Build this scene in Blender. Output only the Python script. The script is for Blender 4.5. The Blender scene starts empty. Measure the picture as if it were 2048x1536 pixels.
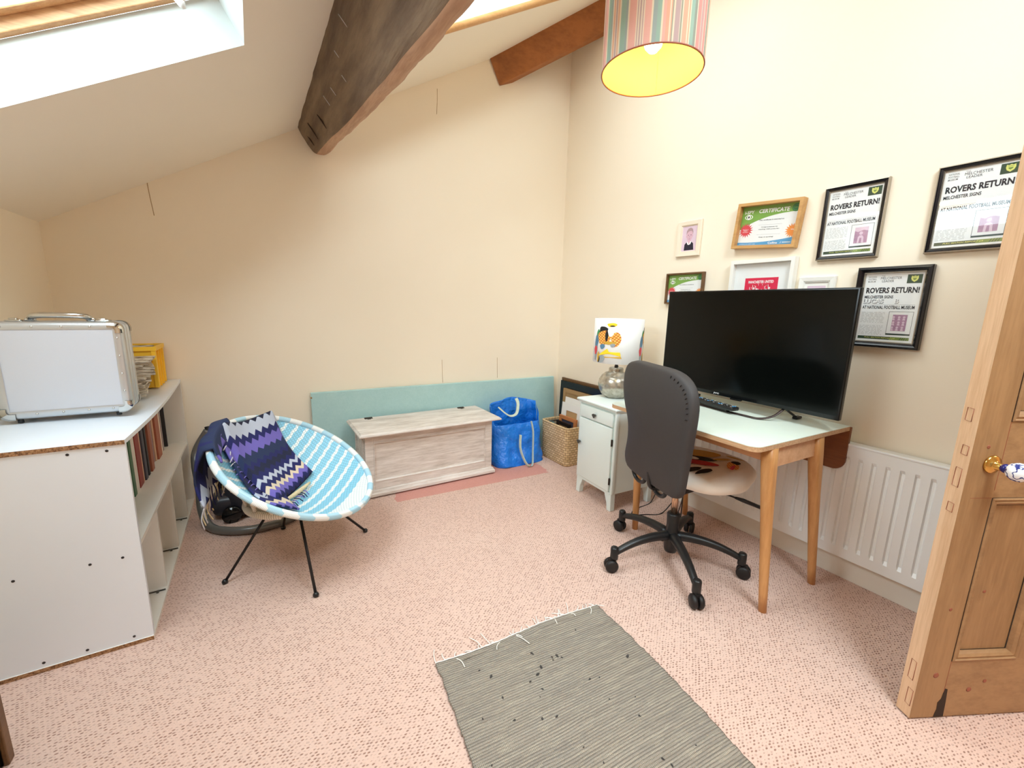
import bpy, math, random
from mathutils import Vector, Matrix, noise
S = bpy.context.scene
COL = S.collection
PI = math.pi
# ---------------------------------------------------------------- camera, light, exposure
S.view_settings.view_transform = 'Standard'
S.view_settings.look = 'None'
S.view_settings.gamma = 1.0
S.view_settings.exposure = 0.30
S.view_settings.use_curve_mapping = False
cd = bpy.data.cameras.new('camera'); cam = bpy.data.objects.new('camera', cd); COL.objects.link(cam)
cd.sensor_width = 36; cd.lens = 14.6474; cd.clip_start = 0.02
q_yaw, q_pitch, q_roll = 0.552180, -0.183176, 0.024632
fw = Vector((math.sin(q_yaw)*math.cos(q_pitch), math.cos(q_yaw)*math.cos(q_pitch), math.sin(q_pitch)))
r0 = Vector((math.cos(q_yaw), -math.sin(q_yaw), 0)); u0 = r0.cross(fw)
rt = math.cos(q_roll)*r0 + math.sin(q_roll)*u0
upv = -math.sin(q_roll)*r0 + math.cos(q_roll)*u0
cam.matrix_world = Matrix(((rt.x, upv.x, -fw.x, 0), (rt.y, upv.y, -fw.y, 0), (rt.z, upv.z, -fw.z, 1.3), (0, 0, 0, 1)))
S.camera = cam
S.cycles.max_bounces = 16; S.cycles.diffuse_bounces = 9; S.cycles.transparent_max_bounces = 12
w = bpy.data.worlds.new('sky'); S.world = w; w.use_nodes = True
bg = w.node_tree.nodes['Background']; bg.inputs[0].default_value = (0.88, 0.95, 1.0, 1); bg.inputs[1].default_value = 1.5

SL = 0.5635; XL = -0.936; ZL = 1.680; XR = 2.4414; YF = -1.6
ANG = math.atan(SL)
NO = Vector((-math.sin(ANG), 0, math.cos(ANG)))       # outward roof normal
def zc(x): return ZL + SL*(x-XL)
def yb(x): return 3.134 + (XR-x)*0.0467
def roofpt(x, y, d): return Vector((x, y, zc(x))) + NO*d
def area(name, loc, dirv, sx, sy, power, col):
    l = bpy.data.lights.new(name, 'AREA'); l.shape = 'RECTANGLE'; l.size = sx; l.size_y = sy
    l.energy = power; l.color = col
    o = bpy.data.objects.new(name, l); COL.objects.link(o); o.location = loc
    o.rotation_euler = Vector(dirv).to_track_quat('-Z', 'Y').to_euler()
    return o
W1 = (-0.80, 0.043, 0.75, 2.026); W2 = (0.60, 1.90, 1.10, 2.36)
W3 = (0.60, 1.80, -1.05, 0.05)  # added opening behind the camera for the rear fill
area('daylight_left', roofpt(-0.38, 1.40, 0.55), -NO, 1.15, 1.2, 48, (0.80, 0.91, 1.0))
area('daylight_right', roofpt(1.20, 1.70, 0.55), -NO, 1.3, 1.5, 28, (0.92, 0.965, 1.0))
area('added_rear_fill', roofpt(1.1, -0.85, 0.75), (-0.5, 0.75, -0.65), 1.5, 1.3, 175, (0.84, 0.93, 1.0))  # added fill lamp, turned towards the back wall to brighten it
area('added_landing_fill', (3.1, -0.5, 2.1), (-0.8, 0.25, -0.5), 0.6, 0.6, 14, (1.0, 0.96, 0.9))  # added fill lamp on the unseen landing, shining in through the doorway

# ---------------------------------------------------------------- materials
def lin(c):
    return tuple(((v/255.0)/12.92 if v/255.0 <= 0.04045 else ((v/255.0+0.055)/1.055)**2.4) for v in c)
class NT:
    def __init__(s, name):
        s.m = bpy.data.materials.new(name); s.m.use_nodes = True
        s.t = s.m.node_tree; s.b = s.t.nodes['Principled BSDF']
    def n(s, typ, **kw):
        nd = s.t.nodes.new(typ)
        for k, v in kw.items():
            if k.startswith('i_'):
                key = k[2:]
                key = int(key) if key.isdigit() else key.replace('_', ' ')
                nd.inputs[key].default_value = v
            else: setattr(nd, k, v)
        return nd
    def l(s, a, b): s.t.links.new(a, b)
    def math(s, op, a, b=None, c=None):
        nd = s.n('ShaderNodeMath', operation=op)
        for i, v in enumerate((a, b, c)):
            if v is None: continue
            if isinstance(v, (int, float)): nd.inputs[i].default_value = v
            else: s.l(v, nd.inputs[i])
        return nd.outputs[0]
    def ramp(s, fac, stops, interp='LINEAR'):
        nd = s.n('ShaderNodeValToRGB'); cr = nd.color_ramp; cr.interpolation = interp
        while len(cr.elements) < len(stops): cr.elements.new(0.5)
        for e, (p, c) in zip(cr.elements, stops): e.position = p; e.color = (*c, 1)
        s.l(fac, nd.inputs[0]); return nd.outputs[0]
    def mix(s, f, a, b):
        nd = s.n('ShaderNodeMix', data_type='RGBA')
        for k, v in ((0, f), (6, a), (7, b)):
            if isinstance(v, (int, float)): nd.inputs[k].default_value = v
            elif isinstance(v, tuple): nd.inputs[k].default_value = (*v[:3], 1)
            else: s.l(v, nd.inputs[k])
        return nd.outputs[2]
    def bump(s, h, st=0.3, dist=0.01):
        nd = s.n('ShaderNodeBump'); nd.inputs['Strength'].default_value = st; nd.inputs['Distance'].default_value = dist
        s.l(h, nd.inputs['Height']); s.l(nd.outputs[0], s.b.inputs['Normal'])
    def coord(s, kind='Object'): return s.n('ShaderNodeTexCoord').outputs[kind]
    def mapn(s, v, scale=(1, 1, 1), rot=(0, 0, 0), loc=(0, 0, 0)):
        nd = s.n('ShaderNodeMapping'); nd.inputs['Scale'].default_value = scale
        nd.inputs['Rotation'].default_value = rot; nd.inputs['Location'].default_value = loc
        s.l(v, nd.inputs[0]); return nd.outputs[0]
    def noise(s, v, scale, detail=3, rough=0.5):
        nd = s.n('ShaderNodeTexNoise'); nd.inputs['Scale'].default_value = scale
        nd.inputs['Detail'].default_value = detail; nd.inputs['Roughness'].default_value = rough
        s.l(v, nd.inputs['Vector']); return nd.outputs[0]
    def base(s, c): 
        if isinstance(c, tuple): s.b.inputs['Base Color'].default_value = (*c, 1)
        else: s.l(c, s.b.inputs['Base Color'])
    def done(s, rough=0.6, metal=0.0, **kw):
        s.b.inputs['Roughness'].default_value = rough; s.b.inputs['Metallic'].default_value = metal
        for k, v in kw.items(): s.b.inputs[k.replace('_', ' ')].default_value = v
        return s.m
def plain(name, c, rough=0.55, metal=0.0, var=0.06, sc=25, bump=0.0, **kw):
    t = NT(name); L = lin(c); co = t.coord()
    f = t.noise(co, sc, 4)
    t.base(t.mix(f, tuple(v*(1-var) for v in L), tuple(min(1, v*(1+var)) for v in L)))
    if bump: t.bump(t.noise(co, sc*4, 3), bump, 0.004)
    return t.done(rough, metal, **kw)
def woodm(name, c1, c2, axis='Z', scale=8, rough=0.5, dist=3.0, stretch=14):
    t = NT(name); co = t.coord()
    sc = {'X': (1, stretch, stretch), 'Y': (stretch, 1, stretch), 'Z': (stretch, stretch, 1)}[axis]
    v = t.mapn(co, sc)
    f1 = t.noise(v, scale*0.35, 5, 0.65); f2 = t.noise(v, scale*2.0, 3, 0.5)
    f = t.math('ADD', t.math('MULTIPLY', f1, 0.75), t.math('MULTIPLY', f2, 0.3))
    t.base(t.ramp(f, [(0.32, lin(c2)), (0.62, lin(c1))]))
    t.bump(f, 0.12, 0.003)
    return t.done(rough)
M = {}
def wallm():
    t = NT('cream_wall'); co = t.coord()
    f = t.noise(co, 1.2, 3)
    t.base(t.mix(f, lin((240, 228, 207)), lin((245, 234, 216))))
    t.bump(t.noise(co, 160, 3), 0.10, 0.002); return t.done(0.75)
M['wall'] = wallm()
M['ceil'] = plain('ceiling_paint', (243, 235, 220), 0.75, var=0.02, sc=3, bump=0.05)
M['reveal'] = plain('window_reveal_paint', (204, 212, 210), 0.45, var=0.02, sc=3)
def carpet():
    t = NT('pink_flecked_carpet'); co = t.coord()
    v = t.mapn(co, (66, 128, 1), (0, 0, 0.62))
    vo = t.n('ShaderNodeTexVoronoi', feature='F1'); vo.inputs['Scale'].default_value = 1.0; vo.inputs['Randomness'].default_value = 0.35
    t.l(v, vo.inputs['Vector'])
    d = t.ramp(vo.outputs['Distance'], [(0.18, (1, 1, 1)), (0.38, (0, 0, 0))])
    cell = t.ramp(vo.outputs['Color'], [(0.2, (0.25, 0.25, 0.25)), (0.45, (1, 1, 1))])
    dots = t.math('MULTIPLY', t.math('MULTIPLY', d, cell), 0.85)
    big = t.noise(co, 1.6, 4, 0.6); fine = t.noise(co, 260, 2)
    basec = t.mix(big, lin((206, 168, 154)), lin((222, 192, 178)))
    basec = t.mix(t.math('MULTIPLY', fine, 0.5), basec, lin((232, 204, 190)))
    c = t.mix(dots, basec, lin((138, 98, 82)))
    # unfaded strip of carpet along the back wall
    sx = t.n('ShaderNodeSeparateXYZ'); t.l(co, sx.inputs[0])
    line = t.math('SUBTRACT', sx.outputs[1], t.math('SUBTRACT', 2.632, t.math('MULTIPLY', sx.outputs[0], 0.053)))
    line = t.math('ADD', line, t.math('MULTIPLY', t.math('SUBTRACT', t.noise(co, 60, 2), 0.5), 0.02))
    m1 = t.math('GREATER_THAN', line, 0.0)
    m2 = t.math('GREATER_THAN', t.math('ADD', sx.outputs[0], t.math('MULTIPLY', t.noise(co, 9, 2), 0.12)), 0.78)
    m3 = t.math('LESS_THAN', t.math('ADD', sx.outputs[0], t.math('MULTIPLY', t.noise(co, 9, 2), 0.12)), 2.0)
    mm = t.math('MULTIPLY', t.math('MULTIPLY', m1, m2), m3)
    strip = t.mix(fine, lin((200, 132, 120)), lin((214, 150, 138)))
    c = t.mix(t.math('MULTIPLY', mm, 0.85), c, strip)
    t.base(c)
    t.bump(t.math('SUBTRACT', fine, t.math('MULTIPLY', d, 0.8)), 0.6, 0.004)
    return t.done(0.95)
M['carpet'] = carpet()
M['oldbeam'] = None
def beammat():
    t = NT('weathered_purlin_timber'); co = t.coord()
    v = t.mapn(co, (6, 0.8, 6))
    f = t.noise(v, 2.2, 6, 0.65); g = t.noise(t.mapn(co, (30, 2, 30)), 3, 4)
    c = t.ramp(f, [(0.3, lin((84, 68, 54))), (0.5, lin((122, 102, 82))), (0.7, lin((150, 130, 106)))])
    c = t.mix(t.math('MULTIPLY', g, 0.4), c, lin((96, 74, 58)))
    t.base(c); t.bump(t.math('ADD', f, t.math('MULTIPLY', g, 0.6)), 0.5, 0.012); return t.done(0.8)
M['oldbeam'] = beammat()
M['beamedge'] = woodm('purlin_sawn_underside', (196, 158, 128), (160, 122, 96), 'Y', 6, 0.7)
M['bracewood'] = woodm('orange_brown_timber', (168, 104, 52), (130, 76, 34), 'X', 5, 0.6, stretch=5)
M['pine'] = woodm('pine_window_wood', (214, 168, 120), (184, 132, 86), 'X', 10, 0.45, stretch=22)
M['trimwood'] = woodm('honey_trim_wood', (224, 176, 120), (206, 150, 92), 'X', 6, 0.4)
M['doorface'] = woodm('stripped_pine_door', (166, 128, 88), (138, 102, 66), 'Z', 6, 0.55, stretch=9)
M['doorrail'] = woodm('stripped_pine_rail', (168, 130, 90), (142, 105, 70), 'X', 6, 0.55, stretch=9)
M['dooredge'] = woodm('door_edge_bare_pine', (226, 192, 158), (198, 158, 120), 'Z', 7, 0.6, stretch=16)
M['darkgap'] = plain('dark_gap', (52, 36, 24), 0.9)
M['whitemel'] = plain('white_melamine', (230, 238, 248), 0.35, var=0.015, sc=6)
M['whitemelw'] = plain('white_melamine_shelf', (236, 232, 224), 0.4, var=0.015, sc=6)
def chip():
    t = NT('raw_chipboard_edge'); co = t.coord(); f = t.noise(co, 160, 4, 0.7)
    t.base(t.ramp(f, [(0.35, lin((84, 56, 38))), (0.5, lin((158, 116, 80))), (0.68, lin((196, 158, 118)))]))
    t.bump(f, 0.6, 0.004); return t.done(0.9)
M['chip'] = chip()
M['screw'] = plain('dark_screw', (60, 58, 62), 0.4, 0.6)
M['alu'] = plain('brushed_aluminium_extrusion', (206, 210, 214), 0.32, 0.75, var=0.04)
M['alupanel'] = plain('aluminium_laminate_panel', (208, 212, 222), 0.5, 0.15, var=0.015, sc=300, bump=0.05)
M['chrome'] = plain('chrome', (215, 215, 212), 0.12, 1.0)
M['yellow'] = plain('yellow_plastic', (250, 200, 56), 0.45, var=0.03)
M['black'] = plain('black_plastic', (24, 24, 25), 0.38, var=0.1)
M['blackmatte'] = plain('black_steel', (30, 26, 26), 0.5, 0.2)
M['blackgloss'] = plain('black_gloss', (14, 14, 16), 0.12)
M['hose'] = plain('grey_hose', (112, 112, 110), 0.28, 0.3)
M['vac'] = plain('vacuum_charcoal', (42, 42, 50), 0.35)
def laminate():
    t = NT('aqua_speckled_laminate'); co = t.coord(); f = t.noise(co, 14, 6, 0.75); g = t.noise(co, 90, 4, 0.7)
    t.base(t.mix(t.math('MULTIPLY', t.math('ADD', f, g), 0.5), lin((146, 188, 190)), lin((190, 220, 218)))); return t.done(0.4)
M['laminate'] = laminate()
def limewash():
    t = NT('whitewashed_pine'); co = t.coord()
    f = t.noise(t.mapn(co, (1.2, 6, 9)), 3.0, 6, 0.7); g = t.noise(t.mapn(co, (3, 50, 60)), 2.5, 4, 0.6)
    h = t.math('ADD', t.math('MULTIPLY', f, 0.65), t.math('MULTIPLY', g, 0.4))
    t.base(t.ramp(h, [(0.36, lin((182, 170, 160))), (0.5, lin((212, 202, 194))), (0.66, lin((234, 227, 221)))]))
    t.bump(g, 0.15, 0.003); return t.done(0.6)
M['lime'] = limewash()
M['hinge'] = plain('dark_bronze', (66, 54, 46), 0.45, 0.6)
def bagm():
    t = NT('blue_woven_polypropylene'); co = t.coord(); f = t.noise(co, 11, 5, 0.6); g = t.noise(co, 35, 3)
    t.base(t.mix(f, lin((6, 96, 206)), lin((36, 140, 238)))); t.bump(t.math('ADD', f, t.math('MULTIPLY', g, 0.4)), 0.7, 0.03); return t.done(0.22)
M['bag'] = bagm()
M['strap'] = plain('pale_printed_webbing', (196, 206, 190), 0.5, var=0.2, sc=60)
def seagrass():
    t = NT('woven_seagrass'); co = t.coord('UV'); 
    wv = t.n('ShaderNodeTexBrick'); t.l(co, wv.inputs['Vector']); wv.inputs['Scale'].default_value = 1.0
    wv.inputs['Brick Width'].default_value = 0.034; wv.inputs['Row Height'].default_value = 0.020; wv.inputs['Mortar Size'].default_value = 0.0034
    wv.inputs['Mortar Smooth'].default_value = 1.0
    wv.inputs['Color1'].default_value = (*lin((232, 204, 160)), 1); wv.inputs['Color2'].default_value = (*lin((206, 174, 128)), 1)
    wv.inputs['Mortar'].default_value = (*lin((128, 94, 58)), 1)
    t.base(wv.outputs[0]); t.bump(wv.outputs['Fac'], -0.8, 0.01); return t.done(0.8)
M['seagrass'] = seagrass()
M['cabinet'] = plain('pale_green_white_gloss_paint', (222, 233, 230), 0.35, var=0.015, sc=4)
M['knobd'] = plain('pewter_knob', (92, 90, 84), 0.35, 0.7)
def mercury():
    t = NT('mercury_glass'); co = t.coord(); f = t.noise(co, 30, 5, 0.7)
    t.base(t.ramp(f, [(0.3, lin((150, 142, 126))), (0.7, lin((206, 200, 188)))])); t.b.inputs['Metallic'].default_value = 0.65
    return t.done(0.22, 0.65)
M['mercury'] = mercury()
M['beech'] = woodm('beech_leg', (206, 152, 96), (180, 122, 68), 'Z', 5, 0.45, stretch=12)
M['beechY'] = woodm('beech_apron', (214, 166, 126), (192, 140, 98), 'Y', 5, 0.5)
M['ply'] = woodm('plywood_edge', (206, 168, 130), (162, 118, 80), 'Y', 18, 0.55, stretch=30)
M['brownflap'] = woodm('brown_leaf_underside', (134, 78, 38), (112, 60, 26), 'Y', 4, 0.5)
def formica():
    t = NT('pale_green_formica'); co = t.coord(); f = t.noise(co, 5, 5, 0.6)
    t.base(t.mix(f, lin((214, 226, 214)), lin((228, 238, 228)))); return t.done(0.28)
M['formica'] = formica()
M['tvscreen'] = plain('tv_screen', (6, 8, 7), 0.14, var=0.02, Specular_IOR_Level=0.28)
M['tvbezel'] = plain('tv_bezel', (12, 13, 14), 0.25, Specular_IOR_Level=0.35)
M['tvstand'] = plain('dark_metal_stand', (70, 58, 56), 0.35, 0.6)
M['fabricblk'] = plain('charcoal_fabric', (56, 52, 52), 0.62, var=0.10, sc=7, bump=0.1)
M['seatcloth'] = plain('white_cotton', (248, 244, 236), 0.8, var=0.04, sc=12, bump=0.06)
M['gas'] = plain('copper_toned_steel', (206, 170, 142), 0.2, 0.9)
M['rad'] = plain('white_radiator_enamel', (238, 240, 240), 0.3, var=0.01)
M['skirt'] = plain('white_gloss_skirting', (232, 228, 218), 0.35, var=0.01)
M['brass'] = plain('polished_brass', (216, 174, 96), 0.15, 1.0)
M['cobalt'] = plain('cobalt_ceramic', (34, 38, 110), 0.12)
def ceramic():
    t = NT('blue_white_ceramic'); co = t.coord(); 
    f = t.noise(co, 42, 2, 0.4)
    t.base(t.ramp(f, [(0.46, lin((238, 240, 244))), (0.5, lin((50, 62, 132))), (0.54, lin((40, 50, 120))), (0.57, lin((238, 240, 244)))]))
    return t.done(0.12)
M['ceramic'] = ceramic()
M['paper'] = plain('white_paper', (236, 238, 238), 0.6, var=0.01)
M['paperw'] = plain('cream_mount', (240, 238, 232), 0.6, var=0.01)
M['ink'] = plain('black_ink', (30, 30, 40), 0.6)
M['greyink'] = plain('grey_ink', (150, 150, 150), 0.6)
M['lightink'] = plain('pale_grey_ink', (190, 192, 190), 0.6)
M['green'] = plain('print_green', (122, 168, 72), 0.5, var=0.02)
M['dkgreen'] = plain('print_dark_green', (50, 72, 52), 0.5)
M['olive'] = plain('print_olive', (120, 140, 66), 0.5)
M['lime_'] = plain('print_lemon', (216, 218, 120), 0.5)
M['seal'] = plain('seal_green', (24, 120, 70), 0.5)
M['starred'] = plain('print_red', (216, 66, 78), 0.5)
M['orange'] = plain('print_orange', (244, 150, 64), 0.5)
M['pblue'] = plain('print_blue', (84, 156, 206), 0.5)
M['crimson'] = plain('print_crimson', (222, 22, 72), 0.5)
M['white'] = plain('print_white', (246, 246, 246), 0.5, var=0.01)
M['mauve'] = plain('photo_mauve', (176, 138, 164), 0.5, var=0.25, sc=90)
M['mauvel'] = plain('photo_mauve_light', (220, 196, 212), 0.5)
M['skin'] = plain('photo_skin', (216, 176, 190), 0.5, var=0.05)
M['hair'] = plain('photo_hair', (176, 146, 150), 0.5, var=0.15, sc=200)
M['navy'] = plain('photo_navy', (28, 24, 44), 0.5)
M['frameoak'] = woodm('light_oak_frame', (206, 160, 100), (178, 128, 74), 'Y', 6, 0.5)
M['framebrown'] = woodm('walnut_frame', (112, 78, 44), (84, 56, 30), 'Y', 6, 0.45)
M['frameblack'] = plain('black_frame', (20, 18, 22), 0.25)
M['framesilver'] = plain('silver_bead', (176, 166, 150), 0.35, 0.6, var=0.2, sc=300)
M['framewhite'] = plain('white_frame', (238, 236, 230), 0.4, var=0.01)
M['framecream'] = plain('cream_frame', (238, 226, 206), 0.45, var=0.01)
M['cardboard'] = plain('cardboard', (196, 156, 108), 0.8)
M['kraft'] = plain('brown_backing_board', (170, 136, 92), 0.8)
M['terracotta'] = woodm('reddish_wood_frame', (190, 122, 70), (164, 98, 52), 'Y', 6, 0.5)
def glassm():
    t = NT('picture_glass'); tr = t.n('ShaderNodeBsdfTransparent'); gl = t.n('ShaderNodeBsdfGlossy'); gl.inputs['Roughness'].default_value = 0.02
    fr = t.n('ShaderNodeLayerWeight'); fr.inputs['Blend'].default_value = 0.5; mx = t.n('ShaderNodeMixShader')
    t.l(t.math('ADD', t.math('MULTIPLY', t.math('POWER', fr.outputs['Facing'], 5.0), 0.9), 0.045), mx.inputs[0]); t.l(tr.outputs[0], mx.inputs[1]); t.l(gl.outputs[0], mx.inputs[2])
    t.l(mx.outputs[0], t.t.nodes['Material Output'].inputs[0]); return t.m
M['glass'] = glassm()
def lerp_(a, b, t): return a+(b-a)*t
def shadestripe():
    t = NT('striped_shade_fabric'); uv = t.coord('UV'); sx = t.n('ShaderNodeSeparateXYZ'); t.l(uv, sx.inputs[0])
    f = t.math('FRACT', t.math('MULTIPLY', sx.outputs[0], 2.35))
    P = dict(p=(238, 160, 168), w=(250, 236, 230), t=(96, 172, 178), k=(48, 96, 100), m=(176, 130, 164), s=(230, 150, 120), r=(226, 92, 110), b=(110, 150, 180), g=(90, 110, 104), o=(190, 104, 84))
    seq = 'p3 w1 t3 b1 w1 s1 w.6 m1 w.6 s1 w1 t3 b1 w1 p3.5 w.5 m.7 w.5 m.9 w.5 m.5 w.5 p3 w.8 b2 t2 w.8 p1.4 s1.6 w.5 s.7 g.5 w.7 m2.4 w.5 g.6 w.8 s2.4 w.5 s.8 w.5 t2.4 k1.6 w.5 r2.6 w.5 m.9 r.6 m1 w.5 r2.8 w.4 k2.6 w.4 s.8 w.4 s.7 w.4 o2'.split()
    tot = sum(float(x[1:]) for x in seq); acc = 0; stops = []
    for x in seq: stops.append((acc/tot, tuple(lerp_(q, .95, .42) for q in lin(P[x[0]])))); acc += float(x[1:])
    # colour ramps hold 32 stops: split in two halves
    h = len(stops)//2; mid = stops[h][0]
    a = t.ramp(f, stops[:h][:32], 'CONSTANT'); b = t.ramp(f, stops[h:][:32], 'CONSTANT')
    c = t.mix(t.math('GREATER_THAN', f, mid), a, b)
    t.base(c); d = t.n('ShaderNodeBsdfTranslucent'); t.l(c, d.inputs[0]); mx = t.n('ShaderNodeMixShader'); mx.inputs[0].default_value = 0.5
    t.l(t.b.outputs[0], mx.inputs[1]); t.l(d.outputs[0], mx.inputs[2]); t.l(mx.outputs[0], t.t.nodes['Material Output'].inputs[0])
    return t.done(0.8)
M['shade'] = shadestripe()
M['shadein'] = plain('pale_yellow_lining', (250, 238, 128), 0.6, var=0.01)
t_ = NT('lit_bulb'); t_.b.inputs['Emission Color'].default_value = (1, 0.86, 0.45, 1); t_.b.inputs['Emission Strength'].default_value = 18; t_.base((1, 0.9, 0.6)); M['bulb'] = t_.done(0.4)
def wicker():
    t = NT('blue_white_woven_cord'); uv = t.coord('UV'); sx = t.n('ShaderNodeSeparateXYZ'); t.l(uv, sx.inputs[0])
    a = sx.outputs[0]; b = sx.outputs[1]
    # a runs from the low front lip (positive) to the high back (negative), in metres
    wob = t.math('MULTIPLY', t.math('SINE', t.math('MULTIPLY', b, 150.0)), 0.0022)
    aa = t.math('ADD', a, wob)
    aa = t.math('ADD', aa, t.math('MULTIPLY', t.math('MULTIPLY', b, b), 0.35))
    k = t.math('FRACT', t.math('MULTIPLY', t.math('ADD', aa, 1.0), 19.5))
    st = t.math('LESS_THAN', k, 0.30)
    lip = t.math('GREATER_THAN', aa, 0.285)
    back = t.math('LESS_THAN', aa, -0.36)
    m = t.math('MAXIMUM', t.math('MAXIMUM', st, lip), back)
    c = t.mix(m, lin((140, 204, 230)), lin((240, 244, 242)))
    wv = t.n('ShaderNodeTexBrick'); t.l(uv, wv.inputs['Vector']); wv.inputs['Scale'].default_value = 1.0
    wv.inputs['Brick Width'].default_value = 0.011; wv.inputs['Row Height'].default_value = 0.013; wv.inputs['Mortar Size'].default_value = 0.0017; wv.inputs['Mortar Smooth'].default_value = 0.6
    mp = t.mapn(uv, (1, 1, 1)); t.l(mp, wv.inputs['Vector'])
    t.base(t.mix(t.math('MULTIPLY', wv.outputs['Fac'], 0.5), c, lin((88, 120, 132))))
    t.bump(wv.outputs['Fac'], -0.6, 0.004); return t.done(0.5)
M['wicker'] = wicker()
def rimm():
    t = NT('wrapped_cord_rim'); uv = t.coord('UV'); sx = t.n('ShaderNodeSeparateXYZ'); t.l(uv, sx.inputs[0])
    a = t.math('ADD', sx.outputs[0], t.math('MULTIPLY', sx.outputs[1], 0.25))
    k = t.math('FRACT', t.math('MULTIPLY', a, 8.0)); fine = t.math('FRACT', t.math('MULTIPLY', a, 170.0))
    c = t.mix(t.math('LESS_THAN', k, 0.5), lin((242, 243, 241)), lin((176, 216, 234)))
    c = t.mix(t.math('MULTIPLY', t.math('LESS_THAN', fine, 0.16), 0.5), c, lin((90, 120, 130)))
    t.base(c); t.bump(fine, 0.4, 0.003); return t.done(0.45)
M['rim'] = rimm()
def cordm():
    t = NT('cream_wrapped_cord'); uv = t.coord('UV'); sx = t.n('ShaderNodeSeparateXYZ'); t.l(uv, sx.inputs[0])
    fine = t.math('FRACT', t.math('MULTIPLY', sx.outputs[0], 110.0))
    t.base(t.mix(t.math('LESS_THAN', fine, 0.2), lin((238, 230, 216)), lin((168, 154, 136)))); t.bump(fine, 0.5, 0.004); return t.done(0.6)
M['cord'] = cordm()
M['underwick'] = plain('grey_green_weave', (150, 150, 136), 0.7, var=0.35, sc=120, bump=0.4)
def zigzag():
    t = NT('zigzag_blanket_knit'); uv = t.coord('UV'); sx = t.n('ShaderNodeSeparateXYZ'); t.l(uv, sx.inputs[0])
    nz = t.noise(uv, 3.0, 2)
    tri = t.math('PINGPONG', t.math('MULTIPLY', sx.outputs[0], 26.0), 1.0)
    tri = t.math('MULTIPLY', t.math('SUBTRACT', tri, 0.5), t.math('MULTIPLY', nz, 0.10))
    v = t.math('ADD', sx.outputs[1], tri)
    D = (30, 32, 54); N = (34, 36, 92); G = (184, 190, 206); P = (112, 100, 180); B = (216, 200, 176); T = (38, 50, 84)
    st = [(0, D), (.10, G), (.22, N), (.29, P), (.40, T), (.50, N), (.55, (32, 36, 62)), (.62, N), (.685, G), (.735, N), (.80, B), (.85, P), (.92, N), (.97, D)]
    t.base(t.ramp(v, [(p, lin(c)) for p, c in st], 'CONSTANT'))
    wv = t.math('SINE', t.math('MULTIPLY', sx.outputs[0], 800.0)); t.bump(wv, 0.25, 0.003); return t.done(0.95)
M['blanket'] = zigzag()
M['fringe_grey'] = plain('pale_grey_yarn', (196, 194, 198), 0.9); M['fringe_violet'] = plain('violet_yarn', (120, 108, 186), 0.9)
M['fringe_navy'] = plain('navy_yarn', (32, 34, 80), 0.9)
M['straw'] = plain('straw_yarn', (214, 198, 160), 0.9, var=0.3, sc=100)
def rugm():
    t = NT('grey_rag_weave'); uv = t.coord('UV'); sx = t.n('ShaderNodeSeparateXYZ'); t.l(uv, sx.inputs[0])
    n1 = t.noise(t.mapn(uv, (2.0, 60, 1)), 1.0, 4, 0.6); n2 = t.noise(t.mapn(uv, (4, 12, 1)), 1.0, 3)
    wob = t.math('MULTIPLY', t.noise(t.mapn(uv, (3, 6, 1)), 1.0, 2), 0.02)
    rows = t.math('ABSOLUTE', t.math('SINE', t.math('MULTIPLY', t.math('ADD', sx.outputs[1], wob), 360.0)))
    warp = t.math('ABSOLUTE', t.math('SINE', t.math('MULTIPLY', sx.outputs[0], 620.0)))
    c = t.mix(n1, lin((122, 110, 98)), lin((206, 194, 176)))
    c = t.mix(t.math('MULTIPLY', n2, 0.5), c, lin((140, 138, 138)))
    c = t.mix(t.math('MULTIPLY', t.math('LESS_THAN', rows, 0.28), 0.55), c, lin((96, 84, 72)))
    n3 = t.noise(t.mapn(uv, (14, 170, 1)), 1.0, 2)
    fl = t.math('MULTIPLY', t.math('GREATER_THAN', n3, 0.56), t.math('LESS_THAN', warp, 0.55))
    c = t.mix(t.math('MULTIPLY', fl, 0.6), c, lin((216, 204, 180)))
    t.base(c); t.bump(t.math('ADD', rows, t.math('MULTIPLY', warp, 0.3)), 0.7, 0.008); return t.done(0.95)
M['rug'] = rugm()
M['warp'] = plain('white_warp_thread', (240, 236, 230), 0.9)
M['rag'] = plain('dark_grey_rag', (72, 68, 66), 0.95)
for nm, c in dict(sp_green=(66, 106, 72), sp_white=(222, 214, 204), sp_red=(140, 44, 34), sp_tan=(206, 168, 138), sp_slate=(62, 60, 74), sp_black=(34, 28, 32), sp_brown=(150, 84, 60), sp_cream=(228, 214, 192), sp_mauve=(142, 116, 122), sp_rust=(164, 92, 66), sp_maroon=(96, 40, 44)).items():
    M[nm] = plain(nm, c, 0.55, var=0.15, sc=40)
def newsm():
    t = NT('newsprint'); co = t.coord(); f = t.noise(t.mapn(co, (20, 20, 260)), 1.0, 3)
    t.base(t.ramp(f, [(0.38, lin((104, 88, 74))), (0.5, lin((190, 178, 160))), (0.62, lin((222, 214, 200)))])); return t.done(0.85)
M['news'] = newsm()
M['lens'] = plain('window_plastic_white', (232, 232, 230), 0.4)
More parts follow.
